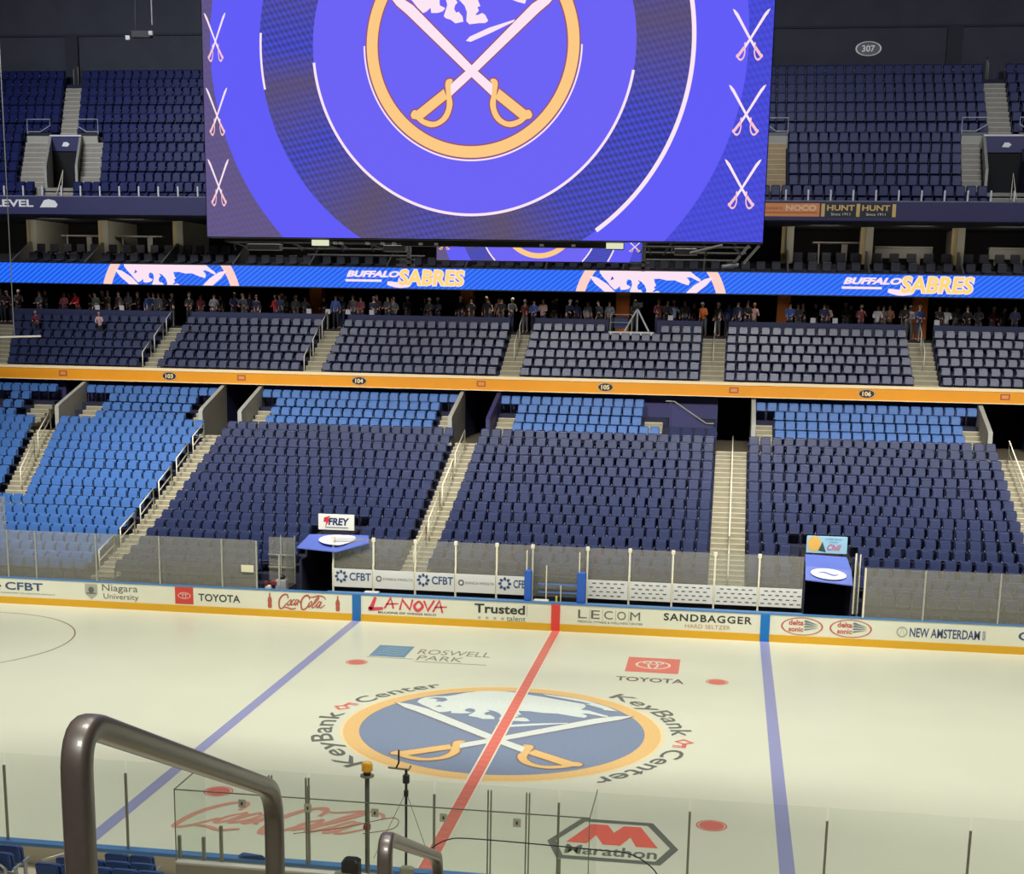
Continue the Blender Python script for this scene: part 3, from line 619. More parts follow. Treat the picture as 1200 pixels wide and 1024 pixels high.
for k in range(20):
    y, z = RY(k)-.06, FL[k]; rw = ORD[k+1]
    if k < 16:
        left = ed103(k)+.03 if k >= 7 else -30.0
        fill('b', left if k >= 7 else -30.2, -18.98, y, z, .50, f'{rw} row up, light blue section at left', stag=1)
        if k >= 7:
            r = -26.1+SH*(RY(k)-RY(7))-.03
            fill('b', r-4.0, r, y, z, .50, f'{rw} row up, far left corner section', stag=1)
        p = .56 if k < 4 else .51
        tun = lambda x: not (k <= 5 and -10.75 < x < (-8.6 if k > 2 else -8.85))
        if k > 0 or True:
            fill('n', -17.82, -6.66, y, z, .50, f'{rw} row up, section over the FREY sign', vis=lambda x: tun(x) and not (k == 0 and x > -12.05), stag=1 if k % 2 else -1)
        if k > 0: fill('n', -5.43, 5.54, y, z, .50, f'{rw} row up, middle section', stag=1 if k % 2 else -1)
        p = .55 if k <= 5 else .50
        tun2 = lambda x: not (k <= 5 and 8.95 < x < 11.15)
        fill('n', 7.02, 17.98, y, z, p, f'{rw} row up, section over the beer sign', vis=lambda x: tun2(x) and not (k == 0 and x < 11.3), stag=0 if k % 2 else -1)
        if k >= 8: fill('n', 19.3, 21.8, y, z, .5, f'{rw} row up, section at the right edge', stag=-1)
    elif k < 19:
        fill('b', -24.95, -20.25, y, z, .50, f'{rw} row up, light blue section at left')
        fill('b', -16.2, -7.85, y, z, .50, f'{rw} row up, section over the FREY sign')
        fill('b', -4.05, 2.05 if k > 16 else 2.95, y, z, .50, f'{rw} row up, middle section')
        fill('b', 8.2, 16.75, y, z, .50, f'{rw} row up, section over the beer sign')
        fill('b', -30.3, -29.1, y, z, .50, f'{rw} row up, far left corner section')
    else:
        fill('b', -26.5, -19.5, y, z, .50, 'top row, light blue section at left')
        fill('b', -17.15, -7.1, y, z, .50, 'top row, section over the FREY sign')
        fill('b', -5.0, 2.05, y, z, .50, 'top row, middle section')
        fill('b', 7.35, 17.6, y, z, .50, 'top row, section over the beer sign')
        fill('b', -31.6, -28.1, y, z, .50, 'top row, far left corner section')
ub = [-38]+[v for a in UA for v in a]+[24]
for k in range(6):
    for j in range(0, len(ub), 2):
        x0, x1 = ub[j], ub[j+1]
        if j == 0: x1 = UA[0][0]-.4*(UY(k)-UY(3))
        if j == 2: x0 = UA[0][1]-.4*(UY(k)-UY(3))
        fill('n', x0+.02, x1-.02, UY(k)-.06, UF[k], .518, f'club tier {ORD[k+1]} row, {ORD[j//2+1]} block', vis=lambda x: not (k == 5 and -.3 < x < 2.25), stag=-1 if k % 2 else 1)
# upper deck
DY = lambda k: 33.5+.80*k
DZ = [17.46, 18.07, 18.63, 19.25, 19.84, 20.40, 21.02, 21.59, 22.23, 22.79, 23.41, 23.99, 24.57, 25.17]; DF = [z-.86 for z in DZ]
SHL = -.37
def dgap(k):
    """blocked x-intervals on deck row k"""
    g = []
    y = DY(k)
    if k < 2: g += [(-30.95+SHL*(y-34.5), -28.75+SHL*(y-34.5)), (17.9, 20.1)]
    elif k < 7: g += [(-32.05+SHL*(y-34.5), -27.3+SHL*(y-34.5)), (16.72+.09*(y-34.5), 21.5), (-22, -22), (3.9, 8.45)]
    else: g += [(-30.15-.37*(y-38)-1.1, -30.15-.37*(y-38)), (18.45+.04*(y-39), 19.62+.04*(y-39)), (5.6, 6.8)]
    return g
for k in range(14):
    y, z = DY(k)-.06, DF[k]; xs_ = []
    iv = [(-41, -20.5), (4.5, 23.5)]; g = sorted(dgap(k))
    parts = []
    for a, b in iv:
        cur = a
        for c, d in g:
            if d <= cur or c >= b: continue
            if c > cur: parts.append((cur, c))
            cur = max(cur, d)
        if cur < b: parts.append((cur, b))
    for j, (a, b) in enumerate(parts):
        if b-a > .5: fill('u', a, b, y, z, .50, f'upper deck row {ORD[k+1]}, run {ORD[j+1]} from left', stag=1)
CAMV = Vector((6.0, -38.8, 11.9))
def inview(s):
    d = Vector((s[0], s[1], s[2]+.6))-CAMV; zz = d.dot(F)
    px = 600+1653.94*d.dot(RX)/zz
    return zz if -15 < px < 1215 else 999
names = {'n': ('navy padded seat', 'navy padded seats', 'padded seat'), 'b': ('light blue folding seat', 'light blue folding seats', 'folding seat'), 'u': ('dark blue deck seat', 'upper deck seats', 'deck seat')}
def tile(kind, lst, name, label, group):
    V = []; Fq = []; MI = []; nb = 0; mats = []
    base_v = []; base_f = []; base_m = []
    for j, (n_, me) in enumerate(TYPES[kind]):
        off = len(base_v); base_v += [tuple(v.co) for v in me.vertices]; base_f += [tuple(i+off for i in p.vertices) for p in me.polygons]; base_m += [(1+p.material_index) if j == 2 else 0 for p in me.polygons]
    bv = np.array(base_v); nv = len(bv)
    P = np.array([[s[0], s[1], s[2]] for s in lst]); allv = (P[:, None, :]+bv[None]).reshape(-1, 3)
    fs = [tuple(i+q*nv for i in f) for q in range(len(lst)) for f in base_f]
    me = bpy.data.meshes.new(name); me.from_pydata(allv.tolist(), [], fs)
    for m in (TYPES[kind][0][1].materials[0], SEATFRAME, SEATTIP): me.materials.append(m)
    me.polygons.foreach_set('material_index', base_m*len(lst)); me.update()
    o = link(name, me); tag(o, label, 'seats', group, 'stuff'); return o
for kind in 'nbu':
    lst = sorted(seats[kind], key=inview); big, rest = lst[:300], lst[300:]
    nm, grp, cat = names[kind]
    if kind == 'u':   # too far for parts: one mesh per seat
        mb = MB(); off = 0
        for j, (n_, me) in enumerate(TYPES[kind]): mb.add([tuple(v.co) for v in me.vertices], [tuple(p.vertices) for p in me.polygons], 0 if j < 2 else 1)
        o0 = mb.build('deck_seat', [DECKB, SEATFRAME]); whole = o0.data; bpy.data.objects.remove(o0)
    for s in big:
        lab = f'{nm}, {ORD[s[4]]} from left, {s[3]}'
        if kind == 'u':
            o = link('deck_seat', whole, None, (s[0], s[1], s[2])); tag(o, lab, cat, grp)
        else:
            o = thing({'n': 'padded_seat', 'b': 'folding_seat'}[kind], lab, cat, (s[0], s[1], s[2]), 0, grp)
            for n_, me in TYPES[kind]: link(n_, me, o)
    tile(kind, rest, {'n': 'padded_seats', 'b': 'folding_seats', 'u': 'deck_seats'}[kind], {'n': 'remaining farther rows of navy folding seats up to the standing crowd', 'b': 'remaining light blue folding seats in the farther rows below the gold band', 'u': 'remaining higher rows of dark blue seats under the dark back wall'}[kind], grp)
# ------------------------------------------------------------------ aisle handrails
def rail(name_label, segs, m=CREAM, r=.022, cat='handrail'):
    p0 = segs[0][0]; t = thing('handrail', name_label, cat, p0); l = Loc(t)
    for s in segs: l(MB().tube(s, r, 8), 'rail', m, True)
def fz(y, kf=FL, y0=14.3, p=.84):
    f = (y-y0)/p+.5; k = max(0, min(len(kf)-1, int(math.floor(f)))); k2 = min(k+1, len(kf)-1)
    return kf[k]+(kf[k2]-kf[k])*min(1, max(0, f-k))
for n_, (x, y0, y1, nn, hh) in enumerate(((-6.05, 15.2, 26.6, 4, .9), (6.33, 15.2, 26.8, 4, .9))):
    for j in range(nn):
        a = y0+(y1-y0)*j/nn+.15; b = y0+(y1-y0)*(j+1)/nn-.35
        za, zb = fz(a), fz(b)
        rail(f'cream centre handrail in the stairs {"left of the middle section" if n_ == 0 else "right of the middle section"}, {ORD[j+1]} from the ice', [[(x, a, za), (x, a, za+hh), (x, b, zb+hh), (x, b, zb)], [(x, a, za+hh*.55), (x, b, zb+hh*.55)]], r=.028)
for j in range(6):
    a = 14.2+2.1*j; b = a+1.45; x = -18.75
    za, zb = fz(a), fz(b)
    rail(f'cream looped handrail beside the light blue seats, {ORD[j+1]} loop up from ice', [[(x, a, za), (x, a, za+.9), (x, b, zb+.9), (x, b, zb)], [(x+.02, a, za+.5), (x+.02, b, zb+.5)]], r=.028)
for j, (a, b) in enumerate(((21.2, 23.8), (24.6, 27.2))):
    x = -25.4+SH*(a-RY(7)); x2 = -25.4+SH*(b-RY(7))
    rail(f'cream handrail on the slanted stairs at far left, {ORD[j+1]} from the ice', [[(x, a, fz(a)), (x, a, fz(a)+.9), (x2, b, fz(b)+.9), (x2, b, fz(b))], [(x, a, fz(a)+.5), (x2, b, fz(b)+.5)]], r=.028)
rail('cream handrail at the right edge of the lower bowl', [[(18.6, 21.5, fz(21.5)), (18.6, 21.5, fz(21.5)+.9), (18.45, 26.6, fz(26.6)+1.0), (18.45, 26.6, fz(26.6))], [(18.6, 21.5, fz(21.5)+.5), (18.45, 26.6, fz(26.6)+.5)]], r=.028)
fu = lambda y: fz(y, UF+[10.7], 31.0)
for i, (x0, x1) in enumerate(UA[1:]):
    x = (x0+x1)/2 if i > 1 else x0+.08
    for j, (a, b) in enumerate(((31.2, 32.3), (32.8, 34.0), (34.5, 35.5))):
        if i in (2, 3, 4) and j == 0: continue
        rail(f'cream loop handrail in club tier stairs, aisle {ORD[i+1]} from left, loop {ORD[j+1]} up', [[(x, a, fu(a)), (x, a, fu(a)+.85), (x, b, fu(b)+.9), (x, b, fu(b))]], r=.025)
# ------------------------------------------------------------------ LED RIBBON
def emis(name, c, s=1.0, stripes=None):
    m = mat(name, c, .5, emit=s)
    if stripes:
        nt = m.node_tree; b = nt.nodes['Principled BSDF']; tc = nt.nodes.new('ShaderNodeTexCoord'); mp = nt.nodes.new('ShaderNodeMapping')
        mp.inputs['Rotation'].default_value = (0, math.radians(stripes[2]), 0); wv = nt.nodes.new('ShaderNodeTexWave'); wv.bands_direction = 'X'; wv.inputs['Scale'].default_value = stripes[1]
        nt.links.new(tc.outputs['Object'], mp.inputs[0]); nt.links.new(mp.outputs[0], wv.inputs[0])
        cr = nt.nodes.new('ShaderNodeMix'); cr.data_type = 'RGBA'; cr.inputs['A'].default_value = rgb(c); cr.inputs['B'].default_value = rgb(stripes[0])
        mr = nt.nodes.new('ShaderNodeMapRange'); mr.inputs[1].default_value = .55; mr.inputs[2].default_value = .9
        nt.links.new(wv.outputs['Fac'], mr.inputs[0]); nt.links.new(mr.outputs[0], cr.inputs['Factor']); nt.links.new(cr.outputs['Result'], b.inputs['Emission Color'])
    return m
t = thing('led_ribbon', 'long glowing blue LED ribbon board with team lettering above the crowd', 'screen', (-4, 34.95, 12.83)); l = Loc(t)
l(MB().box(-40, 28, 35.0, 35.19, 12.78, 13.95), 'housing', BLACKM)
RB = emis('ribbon_blue', (6, 84, 236), 1.0, ((40, 128, 250), 1.6, -52))
l(MB().box(-40, 28, 34.98, 35.0, 12.83, 13.88), 'screen', RB)
EW = emis('led_white', (250, 224, 240), 1.0); EG = emis('led_gold', (252, 206, 140), 1.0); EV = emis('led_deep_blue', (44, 70, 214), 1.0); EP = emis('led_peach', (252, 206, 196), 1.0)
PLR = lambda o: P_wall(34.975-o-.002)
class NoParent: pass
def ribcrest(cx, cz):
    root = t; n0 = set(COL.objects)
    crest(None, cx, cz, 3.95, lambda o: P_wall(34.974-o), dict(gold=EP, white=EW, field=EV), 12.83, 13.88, dz=.004, ringw=.12)
    for o in [o for o in COL.objects if o not in n0]:
        o.parent = t; o.location = (-t.location.x, -t.location.y, -t.location.z)
for cx in (-23.75, 1.85): ribcrest(cx, 13.355-.39*3.95)
def logo(x0):
    k = 6.33
    b = MB(); text(b, 'BUFFALO', x0, x0+2.85, 13.38, 13.72, P_wall(34.97), .055, .3); rect(b, x0-.05, x0+1.9, 13.15, 13.27, P_wall(34.97)); l(b, 'word_buffalo', EW)
    b = MB(); text(b, 'SABRES', x0+2.76, x0+6.34, 12.95, 13.84, P_wall(34.968), .075, .12); stroke(b, [(x0+2.2, 13.1), (x0+2.8, 13.0), (x0+3.4, 13.02)], .28, P_wall(34.968)); l(b, 'word_outline', EW)
    b = MB(); text(b, 'SABRES', x0+2.82, x0+6.28, 12.99, 13.80, P_wall(34.962), .03, .12); l(b, 'word_sabres', emis('led_yellow', (252, 214, 116), 1.0))
logo(-14.07); logo(11.42)
# ------------------------------------------------------------------ SUITES
for k in range(3):
    tag(MB().box(-40, 28, 35.2+.95*k, 36.15+.95*k, 13.0, 13.15+.5*k).build('floor', DARK2), kind='structure')
tag(MB().box(-40, 28, 38.05, 42, 13.0, 14.45).build('floor', DARK2), kind='structure')
tag(MB().box(-42, 28, 41.8, 42, 14.4, 16.3).build('wall_suite', mat('suite_wall', (30, 30, 36), .9)), kind='structure')
tag(MB().box(-42, 28, 33.16, 42, 16.3, 16.42).build('ceiling', DARK2), kind='structure')
SUITEC = mat('suite_chair', (34, 36, 50), .5)
sb_ = MB(); sb_.bbox(-.24, .24, .02, .12, .42, .86, .03).bbox(-.24, .24, -.36, .04, .38, .46, .02).box(-.04, .04, -.2, -.1, 0, .4)
so = sb_.build('c', SUITEC); suite_me = so.data; bpy.data.objects.remove(so)
dv = [-37.3, -33, -28.75, -24.4, -20.4, -16.2, -12, -7.8, -3.6, .4, 4.5, 8.7, 12.7, 17.25, 21.4]
cnt = 0
for j in range(1, len(dv)-1):
    a, b = dv[j], dv[j+1]
    for k in range(3):
        z = 13.15+.5*k; y = 35.85+.95*k; n_ = 5
        for i in range(n_):
            if k == 2 and -22 < a < 7: continue
            x = a+.55+(b-a-1.1)*i/(n_-1)
            o = link('suite_chair', suite_me, None, (x, y, z)); cnt += 1
            tag(o, f'dark suite armchair above the ribbon, box {ORD[j]} from left, row {ORD[k+1]} up, seat {ORD[i+1]}', 'chair', 'suite chairs above the ribbon')
    tag(MB().prism([(a-.05, 35.3, 13.1), (a-.05, 35.3, 13.95), (a-.05, 37.6, 15.1), (a-.05, 37.9, 15.1), (a-.05, 37.9, 13.1)], (.1, 0, 0)).build('suite_divider', mat('divider_grey', (108, 106, 104), .5)), f'low sloping grey suite divider, {ORD[j]} from the left', 'divider')
    if not (-22 < a < 7):
        c1 = mat('suite_wall_tan', (186, 168, 132), .7); c2 = mat('suite_wall_grey', (176, 174, 164), .7)
        t = thing('suite_partition', f'tall pale suite partition above the ribbon, {ORD[j]} from the left', 'partition', (a, 38, 14.45)); l = Loc(t)
        l(MB().box(a-.06, a+.30, 37.8, 41.8, 14.45, 16.3), 'wall_panel', c2); l(MB().box(a-.32, a-.06, 37.9, 38.2, 14.45, 16.3), 'edge_panel', c1)
CNT = mat('counter_grey', (120, 118, 116), .5)
for x0, x1, z0, lb in ((-31.6, -29.2, 15.45, 'left of the second pale partition'), (-28.3, -25.6, 15.45, 'between the second and third pale partitions'), (10.0, 12.4, 15.5, 'left of the partition under the HUNT signs'), (13.2, 16.1, 15.3, 'right of the partition under the HUNT signs'), (18.9, 21.2, 15.3, 'at the right edge')):
    t = thing('suite_counter', f'grey suite counter {lb}', 'counter', (x0, 38.6, 14.45)); l = Loc(t)
    l(MB().bbox(x0, x1, 38.5, 39.1, z0, z0+.09, .02), 'worktop', CNT)
    if z0 < 15.4: l(MB().box(x0, x1, 38.56, 38.62, z0-.5, z0), 'front_panel', CNT)
    l(MB().box(x0+.3, x0+.38, 38.6, 38.7, 14.45, z0).box(x1-.9, x1-.6, 38.6, 38.7, 14.45, z0), 'leg', CNT)
# upper fascia
t = thing('upper_fascia', 'navy upper deck fascia band with white lettering and sponsor panels', 'fascia', (-4, 33, 16.3)); l = Loc(t)
l(MB().box(-42, 28, 33.0, 33.12, 16.32, 17.2), 'band', PURPLE)
l(MB().box(-42, 28, 32.97, 33.15, 17.2, 17.25), 'top_trim', mat('trim_grey', (120, 120, 140), .5))
PF = P_wall(32.985); PF2 = P_wall(32.975); FW = mat('fascia_white', (240, 240, 238), .5)
b = MB(); text(b, 'LEVEL', -32.5, -30.35, 16.68, 17.05, PF, .03); b.poly([PF(x, z) for x, z in [(-30.0, 16.66), (-29.1, 16.66), (-29.0, 16.8), (-29.15, 17.0), (-29.5, 17.08), (-29.75, 17.02)]]); l(b, 'fascia_lettering', FW)
b = MB(); rect(b, 6.6, 9.95, 16.5, 17.12, PF); l(b, 'orange_ad_panel', mat('ad_orange', (240, 150, 84), .5))
b = MB(); text(b, 'Y EXPERTS', 7.2, 8.2, 16.82, 16.92, PF2); rect(b, 7.2, 9.85, 16.66, 16.69, PF2); l(b, 'ad_lettering', mat('ad_brown', (120, 56, 30), .5))
b = MB(); text(b, 'NOCO', 8.35, 9.8, 16.76, 17.04, PF2, .04); l(b, 'ad_lettering', mat('ad_cream', (248, 208, 170), .5))
b = MB(); rect(b, 10.0, 13.55, 16.48, 17.12, PF); l(b, 'black_ad_panel', BLACKM)
b = MB(); [rect(b, x, x+.17, 16.5, 17.1, PF2) for x in (10.03, 11.68, 13.36)]; l(b, 'ad_bars', mat('ad_yellow', (226, 190, 120), .5))
b = MB(); [(text(b, 'HUNT', x, x+1.3, 16.78, 17.05, PF2, .03)) for x in (10.3, 11.95)]; l(b, 'ad_lettering', mat('ad_yellow', (226, 190, 120), .5))
b = MB(); [(text(b, 'Since 1911', x+.2, x+1.1, 16.56, 16.68, PF2)) for x in (10.3, 11.95)]; l(b, 'ad_lettering', FW)
x = -41.5; i = 0
while x < 24:
    if not (-20 < x < 6): tag(MB().box(x-.04, x+.04, 33.0, 33.06, 17.25, 17.75).build('rail_post', mat('post_white', (206, 206, 214), .5)), f'short white rail post on the upper fascia, {ORD[i+1]} from the left', 'post'); i += 1
    x += 1.06
# ------------------------------------------------------------------ UPPER DECK
tb = MB()
# terrace segments leave the three stairwells open
def dterr(x0, x1, k0, k1, sh=0):
    mb = MB()
    for k in range(k0, k1+1): mb.box(x0, x1, DY(k)-.44, DY(k)+.36, 16.42 if k < 9 else DF[k]-3, DF[k], 0, sh, 34.5)
    return tag(mb.build('floor', CONCD), kind='structure')
dterr(-44, -20, 0, 1); dterr(4, 26, 0, 1)
dterr(-44, -30.4, 2, 6, SHL); dterr(-28.7, -20, 2, 6, SHL); dterr(4, 5.2, 2, 6); dterr(7.0, 17.78, 2, 6, .08); dterr(20.0, 26, 2, 6)
dterr(-44, -20, 7, 13); dterr(4, 26, 7, 13)
DST = mat('deck_stair_concrete', (150, 146, 138), .85, noise=.1, scale=3)
DSW = mat('deck_stair_warm_lit', (178, 154, 118), .85, noise=.1, scale=3)  # deck stair concrete again, with warm light put into its colour
DFX = DF+[24.9]
stairs(-30.4, -28.7, 0, 1, 'short steps in front of the left upper deck stairwell', DF, lambda k: DY(k)+.15, .8, 2, DST, SHL, 34.5, zmin=16.43)
stairs(18.0, 20.0, 0, 1, 'short steps in front of the right upper deck stairwell', DF, lambda k: DY(k)+.15, .8, 2, DST, zmin=16.43)
stairs(-31.9, -30.5, 2, 6, 'grey flight of stairs left of the left upper deck stairwell', DF, DY, .8, 2, DST, SHL, 34.5)
stairs(-28.55, -27.35, 2, 6, 'grey flight of stairs right of the left upper deck stairwell', DF, DY, .8, 2, DST, SHL, 34.5)
stairs(16.75, 17.68, 2, 6, 'grey flight of stairs left of the right upper deck stairwell', DF, DY, .8, 2, DST, .08, 34.5)
stairs(7.15, 8.35, 2, 6, 'warm lit flight of stairs right beside the big hanging screen', DF, DY, .8, 2, DSW)
stairs(-31.2, -30.15, 7, 12, 'upper grey stairs above the left upper deck stairwell', DFX, DY, .8, 2, DST, SHL, 38)
stairs(18.45, 19.6, 7, 12, 'upper grey stairs above the right upper deck stairwell', DFX, DY, .8, 2, DST, .04, 39)
def well(x0, x1, sh, side, logo_):
    t = thing('stairwell', f'{side} upper deck stairwell with dark opening under a navy header', 'stairwell', ((x0+x1)/2, 36, 17.77)); l = Loc(t)
    X = lambda x, y: x+sh*(y-34.5)
    for xa in (x0, x1):
        b = MB(); pts = [(34.9, 17.77), (34.9, 18.9), (35.2, 19.1), (38.0, 20.75), (38.3, 20.75), (38.3, 17.77)]
        b.loft([[(X(xa-.07, y), y, z) for y, z in pts], [(X(xa+.07, y), y, z) for y, z in pts]]); l(b, 'side_wall', WALLC)
    b = MB(); b.box(x0, x1, 38.0, 38.12, 20.0, 20.78, 0, sh, 34.5); l(b, 'header', PURPLE)
    b = MB(); b.box(x0-.05, x1+.05, 37.95, 38.2, 20.78, 20.86, 0, sh, 34.5); l(b, 'header_cap', mat('cap_white', (216, 216, 224), .5))
    b = MB(); cx = X((x0+x1)/2, 38); b.poly([(cx+dx, 37.985, 20.36+dz) for dx, dz in [(-.22, -.1), (.12, -.12), (.24, .02), (.1, .12), (-.1, .12)]]); l(b, 'header_emblem', FW)
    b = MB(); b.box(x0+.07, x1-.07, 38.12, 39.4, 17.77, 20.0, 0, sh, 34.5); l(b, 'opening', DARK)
    b = MB(); b.box(x0, x1, 34.5, 38.1, 17.6, 17.77, 0, sh, 34.5); l(b, 'landing', DST)
    return t
well(-30.4, -28.65, SHL, 'left', 1); well(17.85, 20.05, .08, 'right', 1)
vwall2 = MB().prism([(6.98, 34.9, 17.7), (6.98, 34.9, 19.0), (6.98, 38.2, 20.8), (6.98, 38.2, 17.7)], (.12, 0, 0)).build('parapet_wall', WALLC)
tag(vwall2, 'thin pale wall beside the warm lit stairs next to the hanging screen', 'wall')
def deckrail(x0, x1, nm, y=38.35, zb=20.95, flip=1):
    if flip < 0: x0, x1 = x1, x0
    m = mat('deck_rail_grey', (160, 164, 176), .4)
    t = thing('guard_rail', nm, 'railing', (x0, y, zb)); l = Loc(t)
    l(MB().tube([(x0, y, zb), (x0, y, zb+.78), (x1, y, zb+.78), (x1, y, zb+.45), (x0+(x1-x0)*.55, y, zb+.12), (x0, y, zb+.12)], .028, 6), 'rail', m)
    l(MB().box(min(x0, x1), max(x0, x1), y+.03, y+.09, zb-.12, zb+.06), 'kick_panel', BLACKM)
    l(MB().box(min(x0, x1), max(x0, x1), y-.1, y+.02, zb-.9, zb-.12), 'end_wall', WALLC)
deckrail(-33.2, -31.85, 'grey guard rail left of the left upper deck stairwell')
deckrail(-30.3, -29.05, 'grey guard rail right of the left upper deck stairwell', flip=-1)
deckrail(17.05, 18.3, 'grey guard rail left of the right upper deck stairwell'); deckrail(19.85, 21.0, 'grey guard rail cut off by the right edge', flip=-1)
deckrail(7.35, 8.42, 'grey guard rail above the warm lit stairs beside the screen', flip=-1)
for x, y, nm in ((-33.0, 44.6, 'left'), (19.0, 44.6, 'right')):
    rail(f'thin grey handrail at the top of the {nm} upper deck stairs', [[(x, y-.6, 24.2), (x, y-.6, 25.2), (x, y, 25.6), (x, y, 24.4)]], STEEL, .03)
for x, nm in ((-29.5, 'left'), (19.1, 'right')):
    rail(f'small pale loop rail in front of the {nm} upper deck stairwell', [[(x-.12, 34.2, 17.4), (x, 34.8, 18.7), (x+.15, 34.2, 17.4)]], CREAM, .03)
# back wall and roof
tag(MB().box(-46, 28, 45.3, 45.6, 22, 40).build('wall_back', mat('back_wall', (62, 64, 76), .9, noise=.12, scale=.8)), kind='structure')
b = MB()
for x in (-41, -34, 5.2, 6.8, 16.9, 25): b.box(x, x+.8, 45.1, 45.3, 22, 27.3)
b.box(-46, 28, 45.18, 45.3, 27.3, 27.42)
tag(b.build('trim_1', mat('back_wall_trim', (48, 50, 60), .9)), kind='structure')
tag(MB().box(-60, 45, -50, 46, 40, 40.3).build('ceiling', DARK), kind='structure')
t = thing('section_sign', 'white oval sign reading 307 on the dark back wall', 'sign', (12.75, 45.25, 26.2)); l = Loc(t)
b = MB(); ring(b, 12.75, 26.22, .62, .70, P_wall(45.24), sy=.55); l(b, 'border', mat('sign_white', (235, 235, 235), .5))
b = MB(); text(b, '307', 12.4, 13.1, 26.05, 26.4, P_wall(45.24), .03); l(b, 'number', mat('sign_white', (235, 235, 235), .5))
b = MB(); disc(b, 12.75, 26.22, .62, P_wall(45.27), sy=.55); l(b, 'plate', BLACKM)
# ------------------------------------------------------------------ HANGING SCOREBOARD
sbd = thing('scoreboard', 'huge hanging video board glowing violet with a crossed sabres crest', 'scoreboard', (-.55, -3, 18.18)); L2 = Loc(sbd)
U = 2.63; SY = -3.0; cx0, cz0 = -.55, 18.18
def screenmat(name, scale):
    m = bpy.data.materials.new(name); m.use_nodes = True; nt = m.node_tree; b = nt.nodes['Principled BSDF']; N = nt.nodes.new; K = nt.links.new
    b.inputs['Base Color'].default_value = (.01, .01, .01, 1); b.inputs['Roughness'].default_value = .5; b.inputs['Emission Strength'].default_value = 1
    tc = N('ShaderNodeTexCoord'); sp = N('ShaderNodeSeparateXYZ'); K(tc.outputs['Object'], sp.inputs[0])
    def math_(op, a, b_=None, c=None):
        n = N('ShaderNodeMath'); n.operation = op
        for i, v in enumerate((a, b_, c)):
            if v is None: continue
            if isinstance(v, (int, float)): n.inputs[i].default_value = v
            else: K(v, n.inputs[i])
        return n.outputs[0]
    X = math_('MULTIPLY', sp.outputs[0], 1/scale); Z = math_('MULTIPLY', sp.outputs[2], 1/scale)
    r = math_('SQRT', math_('ADD', math_('MULTIPLY', X, X), math_('MULTIPLY', Z, Z)))
    def mix(f, A, B):
        n = N('ShaderNodeMix'); n.data_type = 'RGBA'
        if isinstance(f, (int, float)): n.inputs['Factor'].default_value = f
        else: K(f, n.inputs['Factor'])
        for s, v in (('A', A), ('B', B)):
            if isinstance(v, tuple): n.inputs[s].default_value = v
            else: K(v, n.inputs[s])
        return n.outputs['Result']
    VI = rgb((108, 98, 244)); VI2 = rgb((96, 92, 246)); GR = rgb((96, 84, 112)); GD = rgb((70, 60, 92)); BB = rgb((64, 84, 232)); BK = rgb((60, 52, 130))
    ang = math_('ARCTAN2', Z, X)
    # satin mesh band: sheen varies round the ring, fine slanted weave on top
    rp = N('ShaderNodeValToRGB'); K(math_('MULTIPLY_ADD', ang, 1/(2*PI), .5), rp.inputs[0]); els = rp.color_ramp.elements
    stops = [(0, .9), (.03, .1), (.085, .85), (.155, 0), (.21, .55), (.28, 0), (.34, .8), (.44, .9), (.52, .1), (.6, .9), (.9, .1), (1, .9)]
    els[0].position = 0; els[0].color = (.9, .9, .9, 1); els[1].position = 1; els[1].color = (.9, .9, .9, 1)
    for p_, v_ in stops[1:-1]: e_ = els.new(p_); e_.color = (v_, v_, v_, 1)
    sheen = rp.outputs[0]
    wx = math_('SINE', math_('MULTIPLY', math_('ADD', math_('MULTIPLY', X, .95), math_('MULTIPLY', Z, 1.6)), 55))
    wz = math_('SINE', math_('MULTIPLY', math_('SUBTRACT', math_('MULTIPLY', X, 1.9), math_('MULTIPLY', Z, .35)), 38))
    weave = math_('MULTIPLY_ADD', math_('MULTIPLY', wx, wz), .5, .5)
    band = mix(sheen, mix(math_('MULTIPLY', weave, .35), GR, GD), mix(weave, BB, BK))
    out3 = mix(math_('GREATER_THAN', X, 0.0), mix(math_('MULTIPLY', weave, .2), GR, VI), mix(math_('MULTIPLY', weave, .5), rgb((74, 80, 232)), BK))
    c = mix(math_('GREATER_THAN', r, 1.52), VI, band)
    c = mix(math_('GREATER_THAN', r, 2.04), c, VI2)
    c = mix(math_('GREATER_THAN', r, 2.53), c, out3)
    K(c, b.inputs['Emission Color'])
    return m
def screen_face(parent, cx, cz, y, x0, x1, z0, z1, u, nm):
    me = MB(); me.poly([(x0-cx, y-.001, z0-cz), (x1-cx, y-.001, z0-cz), (x1-cx, y-.001, z1-cz), (x0-cx, y-.001, z1-cz)])
    me.v = [(a, 0, c) for a, b_, c in me.v]
    o = me.build('screen_face', screenmat(nm, u), parent, loc=(cx-parent.location.x, y-parent.location.y, cz-parent.location.z)); return o
L2(MB().box(-7.42, 6.68, SY, SY+.45, 13.58, 23.0), 'cabinet', mat('cabinet_black', (20, 20, 26), .6))
screen_face(sbd, cx0, cz0, SY-.01, -7.40, 6.66, 13.60, 22.95, U, 'violet_screen')
VG = dict(gold=emis('led_crest_gold', (252, 202, 132), 1), white=emis('led_crest_white', (252, 230, 244), 1), field=emis('led_crest_field', (106, 90, 222), 1))
VG['edge'] = emis('led_crest_edge', (150, 84, 110), 1)
def attach(fn, parent):
    n0 = set(o.name for o in COL.objects); fn()
    for o in list(COL.objects):
        if o.name not in n0 and o.parent is None: o.parent = parent; o.location = -Vector(parent.location)
EDGE = emis('led_crest_edge', (150, 84, 110), 1)
